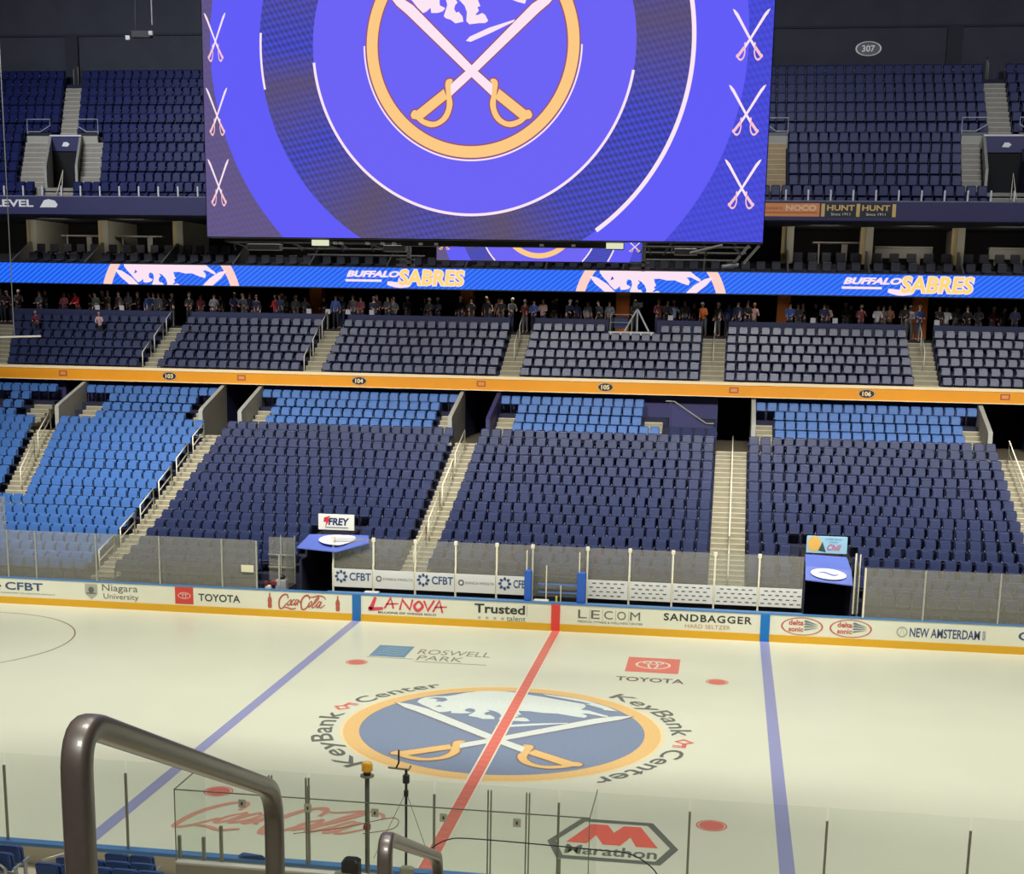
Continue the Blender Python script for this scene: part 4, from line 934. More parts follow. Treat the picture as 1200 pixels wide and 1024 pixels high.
def f():
    mb = MB(); ring(mb, cx0, cz0, U*.99, U*1.012, P_wall(SY-.014), n=96); ring(mb, cx0, cz0, U*.882, U*.895, P_wall(SY-.024), n=96); mb.build('crest_edge', EDGE, None)
    crest(None, cx0, cz0, U, lambda o: P_wall(SY-.014-o), VG, ringw=.105)
    mb = MB(); ring(mb, cx0, cz0, U*1.015, U*1.03, P_wall(SY-.016), a0=-PI, a1=.0, n=96); ring(mb, cx0, cz0, U*1.505, U*1.53, P_wall(SY-.016), a0=-PI*.97, a1=-.15, n=96)
    ring(mb, cx0, cz0, U*2.02, U*2.06, P_wall(SY-.016), a0=-PI*.3, a1=.3, n=60); ring(mb, cx0, cz0, U*2.02, U*2.04, P_wall(SY-.016), a0=PI*.98, a1=PI*1.06, n=20); mb.build('glowing_rim', VG['white'], None)
    for x, z, s in ((-7.06, 18.55, .36), (-7.06, 16.78, .36), (-7.06, 15.06, .36), (6.13, 18.48, .56), (6.12, 16.78, .56), (6.10, 15.08, .56)):
        crest(None, x, z, .98, lambda o: P_wall(SY-.014-o), dict(gold=emis('led_pink', (250, 196, 206), 1), white=VG['white'], field=VG['field']), sabres_only=True, sx=s)
attach(f, sbd)
# the small inner screen, trusses and fixtures under the board
isc = sbd; L3 = L2
L3(MB().box(-2.55, 3.42, 2.5, 2.75, 13.24, 15.2).box(-2.4, -2.3, -2.5, 2.6, 15.1, 15.2).box(3.1, 3.2, -2.5, 2.6, 15.1, 15.2), 'inner_cabinet', mat('cabinet_black', (20, 20, 26), .6))
screen_face(isc, .45, 14.47, 2.49, -2.53, 3.40, 13.26, 15.15, 1.13, 'violet_screen_small')
def f():
    crest(None, .45, 14.47, 1.13, lambda o: P_wall(2.484-o), VG, ringw=.13)
    mb = MB(); ring(mb, .45, 14.47, 1.72, 1.76, P_wall(2.48), a0=-PI, a1=-PI+.76, n=30); ring(mb, .45, 14.47, 1.72, 1.76, P_wall(2.48), a0=-.76, a1=0, n=30); ring(mb, .45, 14.47, 2.3, 2.34, P_wall(2.48), a0=-.54, a1=-.1, n=20); mb.build('glowing_rim', VG['white'], None)
    for x in (-2.3, 3.2): crest(None, x, 13.75, .28, lambda o: P_wall(2.484-o), VG, sabres_only=True)
attach(f, isc)
tr = thing('lighting_truss', 'dark metal truss and brackets under the hanging board', 'truss', (-.5, 0, 13.5)); L4 = Loc(tr)
b = MB()
def bar(b, a, c, r=.03): b.tube([a, c], r, 6)
for y, z, x0, x1 in ((-2.2, 13.5, -7.1, -2.7), (-2.2, 13.5, 3.7, 6.4), (-.6, 13.42, -6.5, -2.7), (-.6, 13.42, 3.7, 6.3), (1.2, 13.32, -6.0, -2.6), (1.2, 13.3, 3.6, 6.0)): bar(b, (x0, y, z), (x1, y, z), .028)
L4(b, 'main_bars', TRUSS)
b = MB(); random.seed(3)
for x0, x1 in ((-7.0, -2.8), (3.8, 6.4)):
    x = x0
    while x < x1:
        bar(b, (x, -2.2, 13.5), (x+random.uniform(-.3, .4), -.6, 13.42), .02)
        bar(b, (x, -2.2, 13.62), (x+random.uniform(-.25, .25), -2.1, 13.3), .022)
        x += random.uniform(.45, .8)
L4(b, 'cross_braces', TRUSS)
b = MB(); bar(b, (6.6, -2.6, 13.55), (6.25, -1.6, 13.15), .035); bar(b, (6.35, -2.6, 13.55), (6.0, -1.6, 13.15), .035); bar(b, (4.9, -2.4, 13.35), (5.7, -2.4, 13.55), .035); bar(b, (6.1, -1.6, 13.1), (5.7, -1.8, 13.05), .05)
for x in (-2.75, 3.62): b.box(x-.05, x+.05, -.2, -.1, 12.95, 13.7); b.box(x-.35, x+.15, -.2, -.1, 13.0, 13.06); b.box(x-.35, x+.15, -.2, -.1, 13.16, 13.2)
L4(b, 'end_frames', mat('frame_light', (104, 104, 110), .5))
b = MB(); b.box(-7.1, -2.4, -2.6, -2.3, 13.5, 13.58); b.box(-2.4, 2.9, -2.6, -2.3, 13.44, 13.58); L4(b, 'under_tray', BLACKM)
b = MB(); [b.box(x-.04, x+.06, -2.62, -2.5, 13.46, 13.52) for x in (-4.15, -4.0, -3.3, -2.9, -2.6, -1.9, -1.5, 1.2, 2.0)]; L4(b, 'small_fittings', mat('fitting_white', (220, 220, 224), .4))
LAMP = emis('fixture_glow', (226, 232, 196), .95)
for x0, x1, nm in ((-4.72, -4.29, 'left'), (2.84, 3.26, 'right')):
    t = thing('work_light', f'small rectangular pale green work light, {nm} one under the board', 'light fixture', (x0, -2.7, 13.4)); l = Loc(t)
    l(MB().box(x0, x1, -2.72, -2.62, 13.42, 13.56), 'lens', LAMP); l(MB().box(x0-.01, x1+.01, -2.62, -2.5, 13.40, 13.58), 'housing', BLACKM)
for x0, x1, nm in ((-2.95, -2.35, 'left'), (4.5, 5.08, 'right'), (-6.6, -5.7, 'far left')):
    tag(MB().bbox(x0, x1, -2.3, -2.05, 13.3, 13.47, .02).build('speaker_box', mat('speaker_grey', (84, 84, 94), .6)), f'dark grey speaker box, {nm} one hanging under the board', 'speaker')
for x, z in ((7.6, 1), (-4, 1)):
    pass
b = MB(); [b.tube([(x, -2.8+.3, 23.0), (x, -2.5, 40)], .04, 6) for x in (-6, -2, 1, 5)]
L2(b, 'hanging_cable', BLACKM)
# small hung fixture upper left
t = thing('hanging_fixture', 'thin pole with small dark fixture hanging before the upper left wall', 'light fixture', (-18.15, 20, 22.7)); l = Loc(t)
l(MB().tube([(-18.17, 20, 23.1), (-18.12, 20, 40)], .035, 6), 'pole', mat('pole_grey', (150, 150, 160), .4)); l(MB().tube([(-18.9, 20, 22.9), (-18.5, 20, 40)], .02, 6), 'cable', BLACKM)
l(MB().box(-19.0, -18.2, 19.8, 20.1, 22.6, 22.85), 'body', BLACKM)
l(MB().bbox(-19.32, -19.12, 19.9, 20.0, 22.52, 22.7, .02).bbox(-18.25, -18.07, 19.75, 19.9, 22.66, 22.84, .02), 'lamp', mat('fitting_white', (220, 220, 224), .4))
# ------------------------------------------------------------------ TUNNELS IN THE LOWER BOWL
def tunnel(x0, x1, side, side_l, y1=18.4):
    t = thing('tunnel_enclosure', f'dark tunnel enclosure cut into the seats on the {side} of the benches', 'tunnel', ((x0+x1)/2, 14.5, .05)); l = Loc(t)
    l(MB().box(x0-.08, x0, 14.55, y1, .05, 2.0).box(x0-.08, x0, 15.35, y1, 2.0, 2.6).box(x1, x1+.08, 14.55, y1, .05, 2.0).box(x1, x1+.08, 15.35, y1, 2.0, 2.6), 'side_wall', mat('tunnel_wall', (44, 46, 62), .7))
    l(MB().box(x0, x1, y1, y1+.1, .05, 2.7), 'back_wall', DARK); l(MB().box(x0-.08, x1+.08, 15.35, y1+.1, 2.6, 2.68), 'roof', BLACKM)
    return t
tunnel(-10.42, -9.12, 'left', 0); tunnel(9.22, 10.92, 'right', 0)
TARP = mat('tarp_blue', (92, 112, 196), .55, bump=.3, scale=3); TARPW = mat('tarp_white', (230, 226, 236), .6)
t = thing('tunnel_canopy', 'sagging blue canopy with a white oval over the left dark tunnel', 'canopy', (-9.2, 15, 2.6)); l = Loc(t)
l(MB().loft([[(-10.5, 14.2, 2.52), (-8.9, 14.2, 2.42), (-7.6, 14.3, 2.82), (-7.6, 14.3, 2.86), (-8.9, 14.2, 2.46), (-10.5, 14.2, 2.56)], [(-10.3, 15.3, 2.86), (-9.1, 15.3, 2.92), (-7.8, 15.0, 2.98), (-7.8, 15.0, 3.02), (-9.1, 15.3, 2.96), (-10.3, 15.3, 2.92)]]), 'sheet', TARP)
b = MB(); q = [(-9.0+.75*math.cos(2*PI*i/24), 14.72+.36*math.sin(2*PI*i/24)) for i in range(24)]
b.poly([(x, y, 2.56+(y-14.2)*.40+(.16*(x+8.9) if x > -8.9 else .02)+.05) for x, y in q]); l(b, 'white_oval', TARPW)
def adsign(x0, x1, y, z0, z1, nm, lab):
    t = thing('ad_sign', lab, 'sign', (x0, y, z0)); l = Loc(t)
    l(MB().bbox(x0, x1, y, y+.1, z0, z1, .01), 'panel', SIGNW if nm == 'frey' else mat('sign_sky', (150, 196, 222), .5))
    l(MB().box(x0+.15, x0+.2, y+.02, y+.07, z0-.35, z0).box(x1-.2, x1-.15, y+.02, y+.07, z0-.35, z0), 'stand', BLACKM)
    pl = P_wall(y-.006)
    if nm == 'frey':
        b = MB(); text(b, 'FREY', x0+.42, x1-.2, z0+.2, z1-.14, pl, .04, .15); rect(b, x0+.3, x1-.25, z0+.09, z0+.12, pl); l(b, 'lettering', mat('frey_navy', (36, 40, 96), .5))
        b = MB(); b.poly([pl(x0+a, z0+c) for a, c in [(.24, .5), (.52, .58), (.42, .46), (.5, .44), (.28, .1), (.34, .32), (.22, .32)]]); l(b, 'bolt_mark', mat('frey_red', (204, 44, 60), .5))
    else:
        b = MB(); disc(b, x0+.3, z0+.36, .26, pl, sy=1.15); l(b, 'beer_glass_mark', mat('beer_tan', (222, 176, 92), .5))
        b = MB(); b.poly([pl(x0+.45, z0+.1), pl(x0+.75, z0+.04), pl(x0+.6, z0+.45)]); l(b, 'leaf_mark', mat('leaf_dark', (44, 80, 84), .5))
        b = MB(); text(b, 'Chill', x0+.78, x1-.22, z0+.12, z0+.36, pl, .02, .4); l(b, 'script_lettering', mat('sign_crimson', (190, 60, 110), .5))
        b = MB(); text(b, 'LOVERS RELAX', x0+.7, x1-.2, z1-.14, z1-.07, pl); text(b, 'COMPANY', x0+.85, x1-.35, z1-.25, z1-.19, pl); l(b, 'lettering', mat('sign_blue_text', (60, 100, 150), .5))
adsign(-10.2, -8.7, 16.2, 2.98, 3.62, 'frey', 'white FREY sign with a red bolt standing above the left tunnel canopy')
adsign(9.28, 10.82, 16.2, 2.86, 3.52, 'beer', 'light blue sign with a beer glass above the right dark tunnel')
t = thing('tunnel_canopy', 'draped blue canopy with white oval over the right dark tunnel', 'canopy', (10, 14.6, 2)); l = Loc(t)
l(MB().loft([[(9.2, 14.3, 2.12), (10.95, 14.3, 1.98), (10.95, 14.3, 2.02), (9.2, 14.3, 2.16)], [(9.2, 14.7, 2.55), (10.9, 14.7, 2.45), (10.9, 14.7, 2.5), (9.2, 14.7, 2.6)], [(9.2, 15.3, 2.9), (10.75, 15.3, 2.85), (10.75, 15.3, 2.9), (9.2, 15.3, 2.95)]]), 'sheet', TARP)
b = MB(); q = [(10.05+.66*math.cos(2*PI*i/24), .16*math.sin(2*PI*i/24)) for i in range(24)]
b.poly([(x, 14.46+v, 2.40+v*1.08-(x-9.2)*.07+.03) for x, v in q]); l(b, 'white_oval', TARPW)
b = MB(); q = [(10.05+.40*math.cos(2*PI*i/24), .022*math.sin(2*PI*i/24)+.03*math.cos(6*PI*i/24)) for i in range(24)]
b.poly([(x, 14.455+v, 2.40+v*1.08-(x-9.2)*.07+.045) for x, v in q]); l(b, 'dark_oval', TARP)
# door beside right tunnel, glass corner pieces and equipment at left tunnel
t = thing('glass_gate', 'open glass gate with pale frames right of the right tunnel', 'gate', (11.05, 13.1, 1.08)); l = Loc(t)
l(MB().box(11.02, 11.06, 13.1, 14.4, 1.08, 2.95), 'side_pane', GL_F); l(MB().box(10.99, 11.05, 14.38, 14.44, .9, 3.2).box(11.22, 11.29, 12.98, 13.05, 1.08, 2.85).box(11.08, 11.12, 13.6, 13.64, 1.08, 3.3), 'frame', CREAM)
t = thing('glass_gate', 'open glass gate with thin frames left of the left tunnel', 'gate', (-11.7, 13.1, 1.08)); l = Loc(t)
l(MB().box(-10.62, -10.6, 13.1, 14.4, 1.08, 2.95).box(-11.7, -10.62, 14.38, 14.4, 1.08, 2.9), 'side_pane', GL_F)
l(MB().box(-11.78, -11.72, 13.0, 13.06, 1.08, 2.95).box(-11.2, -11.16, 14.3, 14.34, 1.08, 3.0).box(-10.94, -10.88, 13.2, 13.26, 1.2, 2.4).box(-10.64, -10.6, 14.3, 14.34, 1.08, 3.0), 'frame', ALU)
l(MB().box(-11.7, -10.6, 14.28, 14.31, 2.2, 2.24).box(-11.7, -10.6, 14.28, 14.31, 1.7, 1.74), 'cross_rail', ALU)
t = thing('equipment_cart', 'small red and black equipment piled behind the boards by the left tunnel', 'equipment', (-11.2, 13.6, .6)); l = Loc(t)
l(MB().bbox(-11.15, -10.72, 13.4, 13.8, .05, 1.38, .03), 'case', mat('case_grey', (170, 170, 176), .5))
l(MB().bbox(-11.05, -10.8, 13.45, 13.7, 1.38, 1.55, .05).bbox(-11.5, -11.2, 13.5, 13.8, 1.05, 1.3, .06), 'black_box', BLACKM)
l(MB().bbox(-11.35, -11.05, 13.38, 13.6, 1.12, 1.36, .05).bbox(-11.62, -11.45, 13.4, 13.6, 1.1, 1.3, .04), 'red_box', mat('case_red', (120, 40, 48), .5))
l(MB().bbox(-11.6, -11.3, 13.42, 13.7, .05, 1.15, .05), 'white_bag', mat('towel_white', (222, 224, 214), .8))
tag(MB().bbox(-12.35, -11.85, 12.94, 12.96, 1.72, 2.0, .003).build('notice_card', mat('notice_cream', (226, 220, 190), .6)), 'cream notice card on the far glass left of the left tunnel', 'sign')
# ------------------------------------------------------------------ PEOPLE
SKIN = [mat(f'skin_{i}', c, .6) for i, c in enumerate(((206, 160, 134), (176, 128, 100), (126, 88, 68)))]
def skinmesh(nodes, edges, name, sub=1):
    me = bpy.data.meshes.new(name); me.from_pydata([n[0] for n in nodes], edges, [])
    o = bpy.data.objects.new(name, me); COL.objects.link(o)
    md = o.modifiers.new('s', 'SKIN'); md.use_smooth_shade = True
    for i, n in enumerate(nodes):
        r = n[1]; r = r if isinstance(r, tuple) else (r, r); me.skin_vertices[0].data[i].radius = r; me.skin_vertices[0].data[i].use_root = (i == 0)
    s = o.modifiers.new('b', 'SUBSURF'); s.levels = sub; s.render_levels = sub
    bpy.context.view_layer.update()
    out = bpy.data.meshes.new_from_object(o.evaluated_get(bpy.context.evaluated_depsgraph_get()))
    bpy.data.objects.remove(o); out.name = name; return out
def pose(p):
    lh, rh, le, re = p['lh'], p['rh'], p['le'], p['re']; lean = p.get('lean', 0); hd = p.get('head', 0)
    kn = p.get('knee', 0)
    V = lambda x, y, z: (x, y-lean*max(0, z-.95), z)
    hip = .95
    N = [(V(0, 0, .97), (.135, .11)), (V(0, 0, 1.18), (.13, .10)), (V(0, 0, 1.38), (.155, .105)), (V(0, 0, 1.48), .06), (V(0, hd*.5, 1.56), .055), (V(0, -.02+hd, 1.66), (.085, .10)), (V(0, -.01+hd, 1.75), (.06, .07)),
         (V(.17, 0, 1.42), .06), (V(*le), .042), (V(*lh), .032), (V(-.17, 0, 1.42), .06), (V(*re), .042), (V(*rh), .032),
         ((.09, 0, .88), .085), ((.11, -.02-kn, .50), .058), ((.12, .03, .09), .04), ((.12, -.13, .03), (.045, .03)),
         ((-.09, 0, .88), .085), ((-.11, -.02+kn, .50), .058), ((-.12, .05, .09), .04), ((-.12, -.11, .03), (.045, .03)),
         (V(lh[0]*1.0, lh[1]-.09, lh[2]-.03), .022), (V(rh[0]*1.0, rh[1]-.09, rh[2]-.03), .022)]
    E = [(0, 1), (1, 2), (2, 3), (3, 4), (4, 5), (5, 6), (2, 7), (7, 8), (8, 9), (2, 10), (10, 11), (11, 12), (0, 13), (13, 14), (14, 15), (15, 16), (0, 17), (17, 18), (18, 19), (19, 20), (9, 21), (12, 22)]
    body = skinmesh(N, E, 'person')
    g = lambda i, k=1.0, dr=.018: (N[i][0], tuple(r*k+dr for r in (N[i][1] if isinstance(N[i][1], tuple) else (N[i][1], N[i][1]))))
    mid = lambda a, b, t: tuple(a[j]+(b[j]-a[j])*t for j in range(3))
    S = [((0, 0, .84), (.15, .125)), g(1), g(2), (N[3][0], .068), g(7), g(8), (mid(N[8][0], N[9][0], .7), .05), g(10), g(11), (mid(N[11][0], N[12][0], .7), .05)]
    shirt = skinmesh(S, [(0, 1), (1, 2), (2, 3), (2, 4), (4, 5), (5, 6), (2, 7), (7, 8), (8, 9)], 'jersey')
    T = [((0, 0, 1.0), (.14, .115)), g(13), g(14), (N[15][0], .06), g(17), g(18), (N[19][0], .06)]
    trou = skinmesh(T, [(0, 1), (1, 2), (2, 3), (0, 4), (4, 5), (5, 6)], 'trousers')
    h = N[5][0]
    hair = MB(); rings = []
    for j in range(5):
        a = j*PI/2/4.2; rr = math.cos(a)
        rings.append([(h[0]+.098*rr*math.cos(2*PI*k/10), h[1]+.018+.112*rr*math.sin(2*PI*k/10), h[2]+.035+.12*math.sin(a)) for k in range(10)])
    rings.insert(0, [(h[0]+.095*math.cos(2*PI*k/10), h[1]+.035+.10*math.sin(2*PI*k/10)*(1 if math.sin(2*PI*k/10) > 0 else .55), h[2]-.05 if math.sin(2*PI*k/10) > 0 else h[2]+.03) for k in range(10)])
    hair.loft(rings); ho = hair.build('hair', BLACKM, smooth=True); hm = ho.data; bpy.data.objects.remove(ho)
    face = MB(); [face.bbox(h[0]+s*.035-.012, h[0]+s*.035+.012, h[1]-.108, h[1]-.09, h[2]-.012, h[2]+.006, .003) for s in (-1, 1)]
    face.bbox(h[0]-.013, h[0]+.013, h[1]-.125, h[1]-.09, h[2]-.05, h[2]-.015, .004); face.bbox(h[0]-.025, h[0]+.025, h[1]-.105, h[1]-.088, h[2]-.08, h[2]-.07, .003)
    fo = face.build('face', BLACKM); fm = fo.data; bpy.data.objects.remove(fo)
    return body, shirt, trou, hm, fm
POSES = [pose(dict(lh=(.24, -.08, .86), rh=(-.24, -.08, .86), le=(.25, .02, 1.14), re=(-.25, .02, 1.14))),
         pose(dict(lh=(.10, -.32, 1.12), rh=(-.10, -.32, 1.12), le=(.24, -.06, 1.14), re=(-.24, -.06, 1.14), knee=.04)),
         pose(dict(lh=(.2, -.34, 1.16), rh=(-.24, -.08, .86), le=(.25, -.04, 1.14), re=(-.25, .02, 1.14), lean=.25, head=-.03)),
         pose(dict(lh=(.08, -.24, 1.45), rh=(-.14, -.26, 1.14), le=(.25, -.12, 1.18), re=(-.25, -.02, 1.14), lean=.05)),
         pose(dict(lh=(.12, -.40, 1.14), rh=(-.12, -.42, 1.10), le=(.24, -.16, 1.18), re=(-.24, -.16, 1.18), lean=.35, knee=-.04))]
for b_, s_, t_, h_, f_ in POSES: b_.materials.append(SKIN[0]); s_.materials.append(BLACKM); t_.materials.append(BLACKM)
CL = {'navy': (30, 36, 66), 'black': (22, 22, 26), 'dark grey': (52, 54, 60), 'grey': (110, 112, 118), 'white': (200, 202, 206), 'maroon': (100, 38, 50), 'red': (214, 40, 44), 'tan': (176, 134, 98), 'pink': (196, 160, 158), 'blue': (44, 74, 136), 'orange': (206, 108, 48), 'green': (50, 66, 56), 'pale blue': (138, 154, 180)}
PEO = [(-34.11, 'black'), (-33.86, 'dark grey'), (-32.74, 'grey'), (-31.88, 'green'), (-31.12, 'navy'), (-30.47, 'maroon'), (-29.92, 'red'), (-29.4, 'dark grey'), (-28.9, 'green'), (-28.17, 'black'), (-27.82, 'dark grey'), (-26.67, 'black'), (-25.83, 'pale blue'), (-25.45, 'pale blue'), (-24.94, 'dark grey'), (-24.45, 'black'), (-23.72, 'dark grey'), (-23.23, 'orange'), (-22.85, 'maroon'), (-22.25, 'dark grey'), (-21.81, 'grey'), (-20.94, 'navy'), (-20.55, 'black'), (-20.1, 'dark grey'), (-19.63, 'navy'), (-18.76, 'red'), (-18.4, 'maroon'), (-18.05, 'navy'), (-17.7, 'dark grey'), (-17.3, 'grey'), (-16.89, 'dark grey'), (-15.9, 'black'), (-15.18, 'maroon'), (-14.85, 'black'), (-14.4, 'grey'), (-14.05, 'black'), (-13.62, 'maroon'), (-13.06, 'navy'), (-12.35, 'tan'), (-11.95, 'grey'), (-11.37, 'navy'), (-10.44, 'dark grey'), (-9.88, 'black'), (-8.44, 'navy'), (-7.6, 'black'), (-6.83, 'white'), (-6.44, 'tan'), (-6.0, 'black'), (-5.59, 'grey'), (-4.91, 'maroon'), (-4.55, 'pale blue'), (-3.86, 'pink'), (-3.32, 'black'), (-2.5, 'navy'), (-2.08, 'navy'), (-1.56, 'white'), (-.75, 'dark grey'), (-.3, 'grey'), (.99, 'dark grey'), (2.23, 'maroon'), (2.62, 'black'), (3.0, 'pale blue'), (3.56, 'grey'), (4.61, 'orange'), (5.31, 'black'), (5.9, 'dark grey'), (6.32, 'navy'), (7.14, 'pink'), (8.01, 'dark grey'), (8.96, 'blue'), (9.69, 'black'), (10.34, 'black'), (10.89, 'pink'), (11.83, 'dark grey'), (12.51, 'maroon'), (13.35, 'white'), (13.72, 'grey'), (14.1, 'tan'), (15.0, 'grey'), (15.76, 'black'), (16.35, 'black'), (16.8, 'white'), (17.35, 'grey'), (17.75, 'black'), (18.38, 'dark grey'), (19.17, 'maroon'), (20.0, 'navy')]
HAIR = [('dark hair', mat('hair_dark', (34, 26, 24), .7)), ('brown hair', mat('hair_brown', (82, 58, 42), .7)), ('fair hair', mat('hair_fair', (170, 138, 96), .7)), ('white cap', mat('cap_cloth_white', (220, 220, 220), .7)), ('navy cap', mat('cap_cloth_navy', (34, 40, 74), .7))]
TR = [mat('trouser_dark', (30, 32, 42), .8), mat('trouser_jeans', (44, 56, 84), .8), mat('trouser_grey', (80, 80, 82), .8)]
random.seed(11)
PEO = sorted(PEO+[(round(-34+1.72*i_+.5*math.sin(i_*2.3), 2), ('black', 'dark grey', 'navy', 'green', 'black', 'blue')[i_ % 6]) for i_ in range(32) if not -.4 < -34+1.72*i_+.5*math.sin(i_*2.3) < 2.4])
def person(x, y, z, col, pz, rz, label, hair, sk, tr, sc, bag=None):
    body, shirt, trou, hm, fm = POSES[pz]
    o = link('person', body, None, (x, y, z)); o.rotation_euler = (0, 0, rz); o.scale = (sc, sc, sc); tag(o, label, 'person', 'people standing behind the club seats')
    def sl(ob, m): ob.material_slots[0].link = 'OBJECT'; ob.material_slots[0].material = m
    sl(o, SKIN[sk])
    for nm, me, m in (('jersey', shirt, mat('cloth_'+col.replace(' ', '_'), CL[col], .8)), ('trousers', trou, TR[tr]), ('hair' if 'hair' in HAIR[hair][0] else 'cap', hm, HAIR[hair][1]), ('face', fm, mat('face_dark', (70, 40, 36), .7))):
        c = link(nm, me, o); sl(c, m)
    return o
lm = ['far left edge', 'orange column', 'tripod camera', 'right edge']
colcount = {}
for i, (x, c) in enumerate(PEO):
    colcount[c] = colcount.get(c, 0)+1
    pz = random.choice([0, 1, 1, 2, 3, 4]); y = (36.2, 36.85, 37.5, 38.1)[i % 4]+random.uniform(-.08, .08)
    if i % 4 == 3 and any(abs(x-c_) < .75 for c_ in (-16.75, -8.26, .2, 8.7, 15.7)): continue
    if -.5 < x < 2.4: y = 36.6
    if abs(x-15.0) < .9: pz = 1
    hr = random.choice([0, 0, 1, 2, 3, 4]); rz = random.uniform(-.7, .7)
    if c in ('white', 'pink') and hr == 3: hr = 1
    lab = f'standing person in {c} top with {HAIR[hr][0]}, {ORD[colcount[c]]} {c} top from the left'
    person(x, y, 10.66, c, pz, rz, lab, hr, random.choice([0, 0, 1, 2]), random.randrange(3), random.uniform(.95, 1.03))
for (x, y, k, c, hr, nm) in ((-30.9, UY(4)-.12, 4, 'maroon', 2, 'maroon'), (-27.3, UY(4)-.12, 4, 'pink', 2, 'pink')):
    person(x, y-.45, UF[k], c, 4, .2, f'person in {nm} top standing among club seats at left', hr, 0, 0, .8)
CARD = mat('paper_white', (186, 186, 192), .8)
for i, (x, z, nm) in enumerate(((-16.35, 11.75, 'left of the first orange column'), (-15.3, 11.3, 'by the maroon-topped stair top'), (-14.2, 11.2, 'beside the third club stair top'), (-12.9, 11.75, 'held left of the second orange column'), (-26.9, 11.5, 'in front of the far left crowd'), (11.2, 11.75, 'held over the beer sign section'), (16.2, 11.75, 'held right of the last orange column'), (2.9, 11.5, 'right of the tripod'), (10.1, 11.35, 'below the black jerseys right of the fourth column'), (-28.3, 11.3, 'low at the left rail'))):
    z = 11.45+.16; t = MB(); t.bbox(x-.13, x+.13, 35.71, 35.75, 11.45, 11.70, .004); o = t.build('paper_poster', CARD)
    o.rotation_euler = (0, 0, 0); tag(o, f'small white poster {nm}', 'poster', 'posters in the crowd')
# broadcast tripod and platform
t = thing('camera_tripod', 'silver tripod with dark camera on a platform behind the middle club seats', 'tripod', (1.25, 35.5, 10.85)); l = Loc(t)
for dx, dy in ((-.62, -.1), (.62, -.1), (0, .35)): l(MB().tube([(1.2, 35.5, 12.0), (1.2+dx, 35.5+dy, 10.86)], .045, 8), 'leg', mat('tripod_silver', (200, 200, 204), .4))
l(MB().bbox(.95, 1.5, 35.3, 35.7, 12.05, 12.35, .04), 'camera_body', BLACKM); l(MB().tube([(1.2, 35.3, 12.2), (1.2, 35.0, 12.2)], .08, 10), 'lens', BLACKM)
t = thing('camera_platform', 'white edged camera platform with thin rails behind the middle club seats', 'platform', (-.2, 35.3, 10.6)); l = Loc(t)
l(MB().box(-.22, 2.1, 35.1, 35.66, 10.66, 10.84), 'deck', mat('platform_white', (226, 224, 216), .5))
l(MB().tube([(-.15, 35.15, 10.84), (-.15, 35.15, 11.7), (.95, 35.15, 11.7), (.95, 35.15, 10.84)], .018, 6).tube([(-.15, 35.15, 11.3), (.95, 35.15, 11.3)], .018, 6), 'rail', ALU)
tag(MB().bbox(.0, .75, 35.4, 35.6, 11.0, 11.55, .03).build('equipment_case', mat('case_navy', (40, 52, 96), .6)), 'navy case on the camera platform beside the tripod', 'case')
# ------------------------------------------------------------------ NEAR SIDE
nb = thing('dasher_boards', 'near boards with blue cap rail seen from behind at the bottom', 'rink boards', (0, -BY, 0)); l = Loc(nb)
l(MB().box(-24, 24, -BY-.12, -BY, 0, .93), 'board_panel', mat('board_back', (214, 206, 184), .6)); l(MB().box(-24, 24, -BY-.2, -BY+.02, .93, 1.0), 'cap_rail', CAPB)
npx = [(-11.2, 0), (-8.28, 1), (-5.66, 1), (-1.84, 2), (.7, 1), (3.15, 1), (5.66, 1), (8.22, 1), (10.82, 1), (13.4, 1)]
for i in range(len(npx)-1):
    x0, x1 = npx[i][0], npx[i+1][0]
    pane(x0, x1, -BY-.06, 1.0, 2.86, f'clear near glass pane, {ORD[i+1]} from the left at the bottom', gm=GL_N, pw=.022, pm=STEEL)
for j, x in enumerate((-2.60, -1.84, 1.81, 2.56)):
    t = thing('glass_post', f'twin dark upright post on near glass, {ORD[j+1]} from left', 'post', (x, -BY-.2, 1.0)); l = Loc(t)
    l(MB().box(x-.04, x-.018, -BY-.2, -BY-.14, 1.0, 2.8).box(x+.018, x+.04, -BY-.2, -BY-.14, 1.0, 2.8), 'upright', STEEL)
# penalty box glass
PX0, PX1, PYB = -3.95, 3.9, -14.7
EDG = mat('glass_edge', (120, 130, 110), .4)
for nm, bx, lab in (('glass_barrier', (PX0, PX1, PYB-.006, PYB+.006, 1.55, 2.96), 'long back glass of the near penalty boxes'), ('glass_barrier', (PX0-.006, PX0+.006, PYB, -BY-.2, 1.0, 2.96), 'left side glass of the near penalty boxes'), ('glass_barrier', (PX1-.006, PX1+.006, PYB, -BY-.2, 1.0, 2.96), 'right side glass of the near penalty boxes')):
    t = thing(nm, lab, 'glass panel', (bx[0], bx[2], bx[4])); l = Loc(t); l(MB().box(*bx), 'pane', GL_N)
    l(MB().box(bx[0]-.004, bx[1]+.004, bx[2]-.004, bx[3]+.004, 2.95, 2.97), 'top_edge', EDG)
    if 'long' in lab:
        for x in (PX0, -2.0, -.2, PX1): l(MB().box(x-.008, x+.008, PYB-.01, PYB+.01, 1.5, 2.96), 'joint', EDG)
        for x in (-2.69, -1.42, -.14, 1.15, 2.51): l(MB().box(x, x+.14, PYB-.02, PYB-.008, 2.70, 2.86), 'latch_plate', mat('latch_grey', (190, 192, 172), .5)); l(MB().box(x+.055, x+.085, PYB-.03, PYB-.02, 2.75, 2.81), 'latch', BLACKM)
t = thing('penalty_box_wall', 'grey low wall of the penalty boxes behind the near glass', 'wall', (0, PYB, 0)); l = Loc(t)
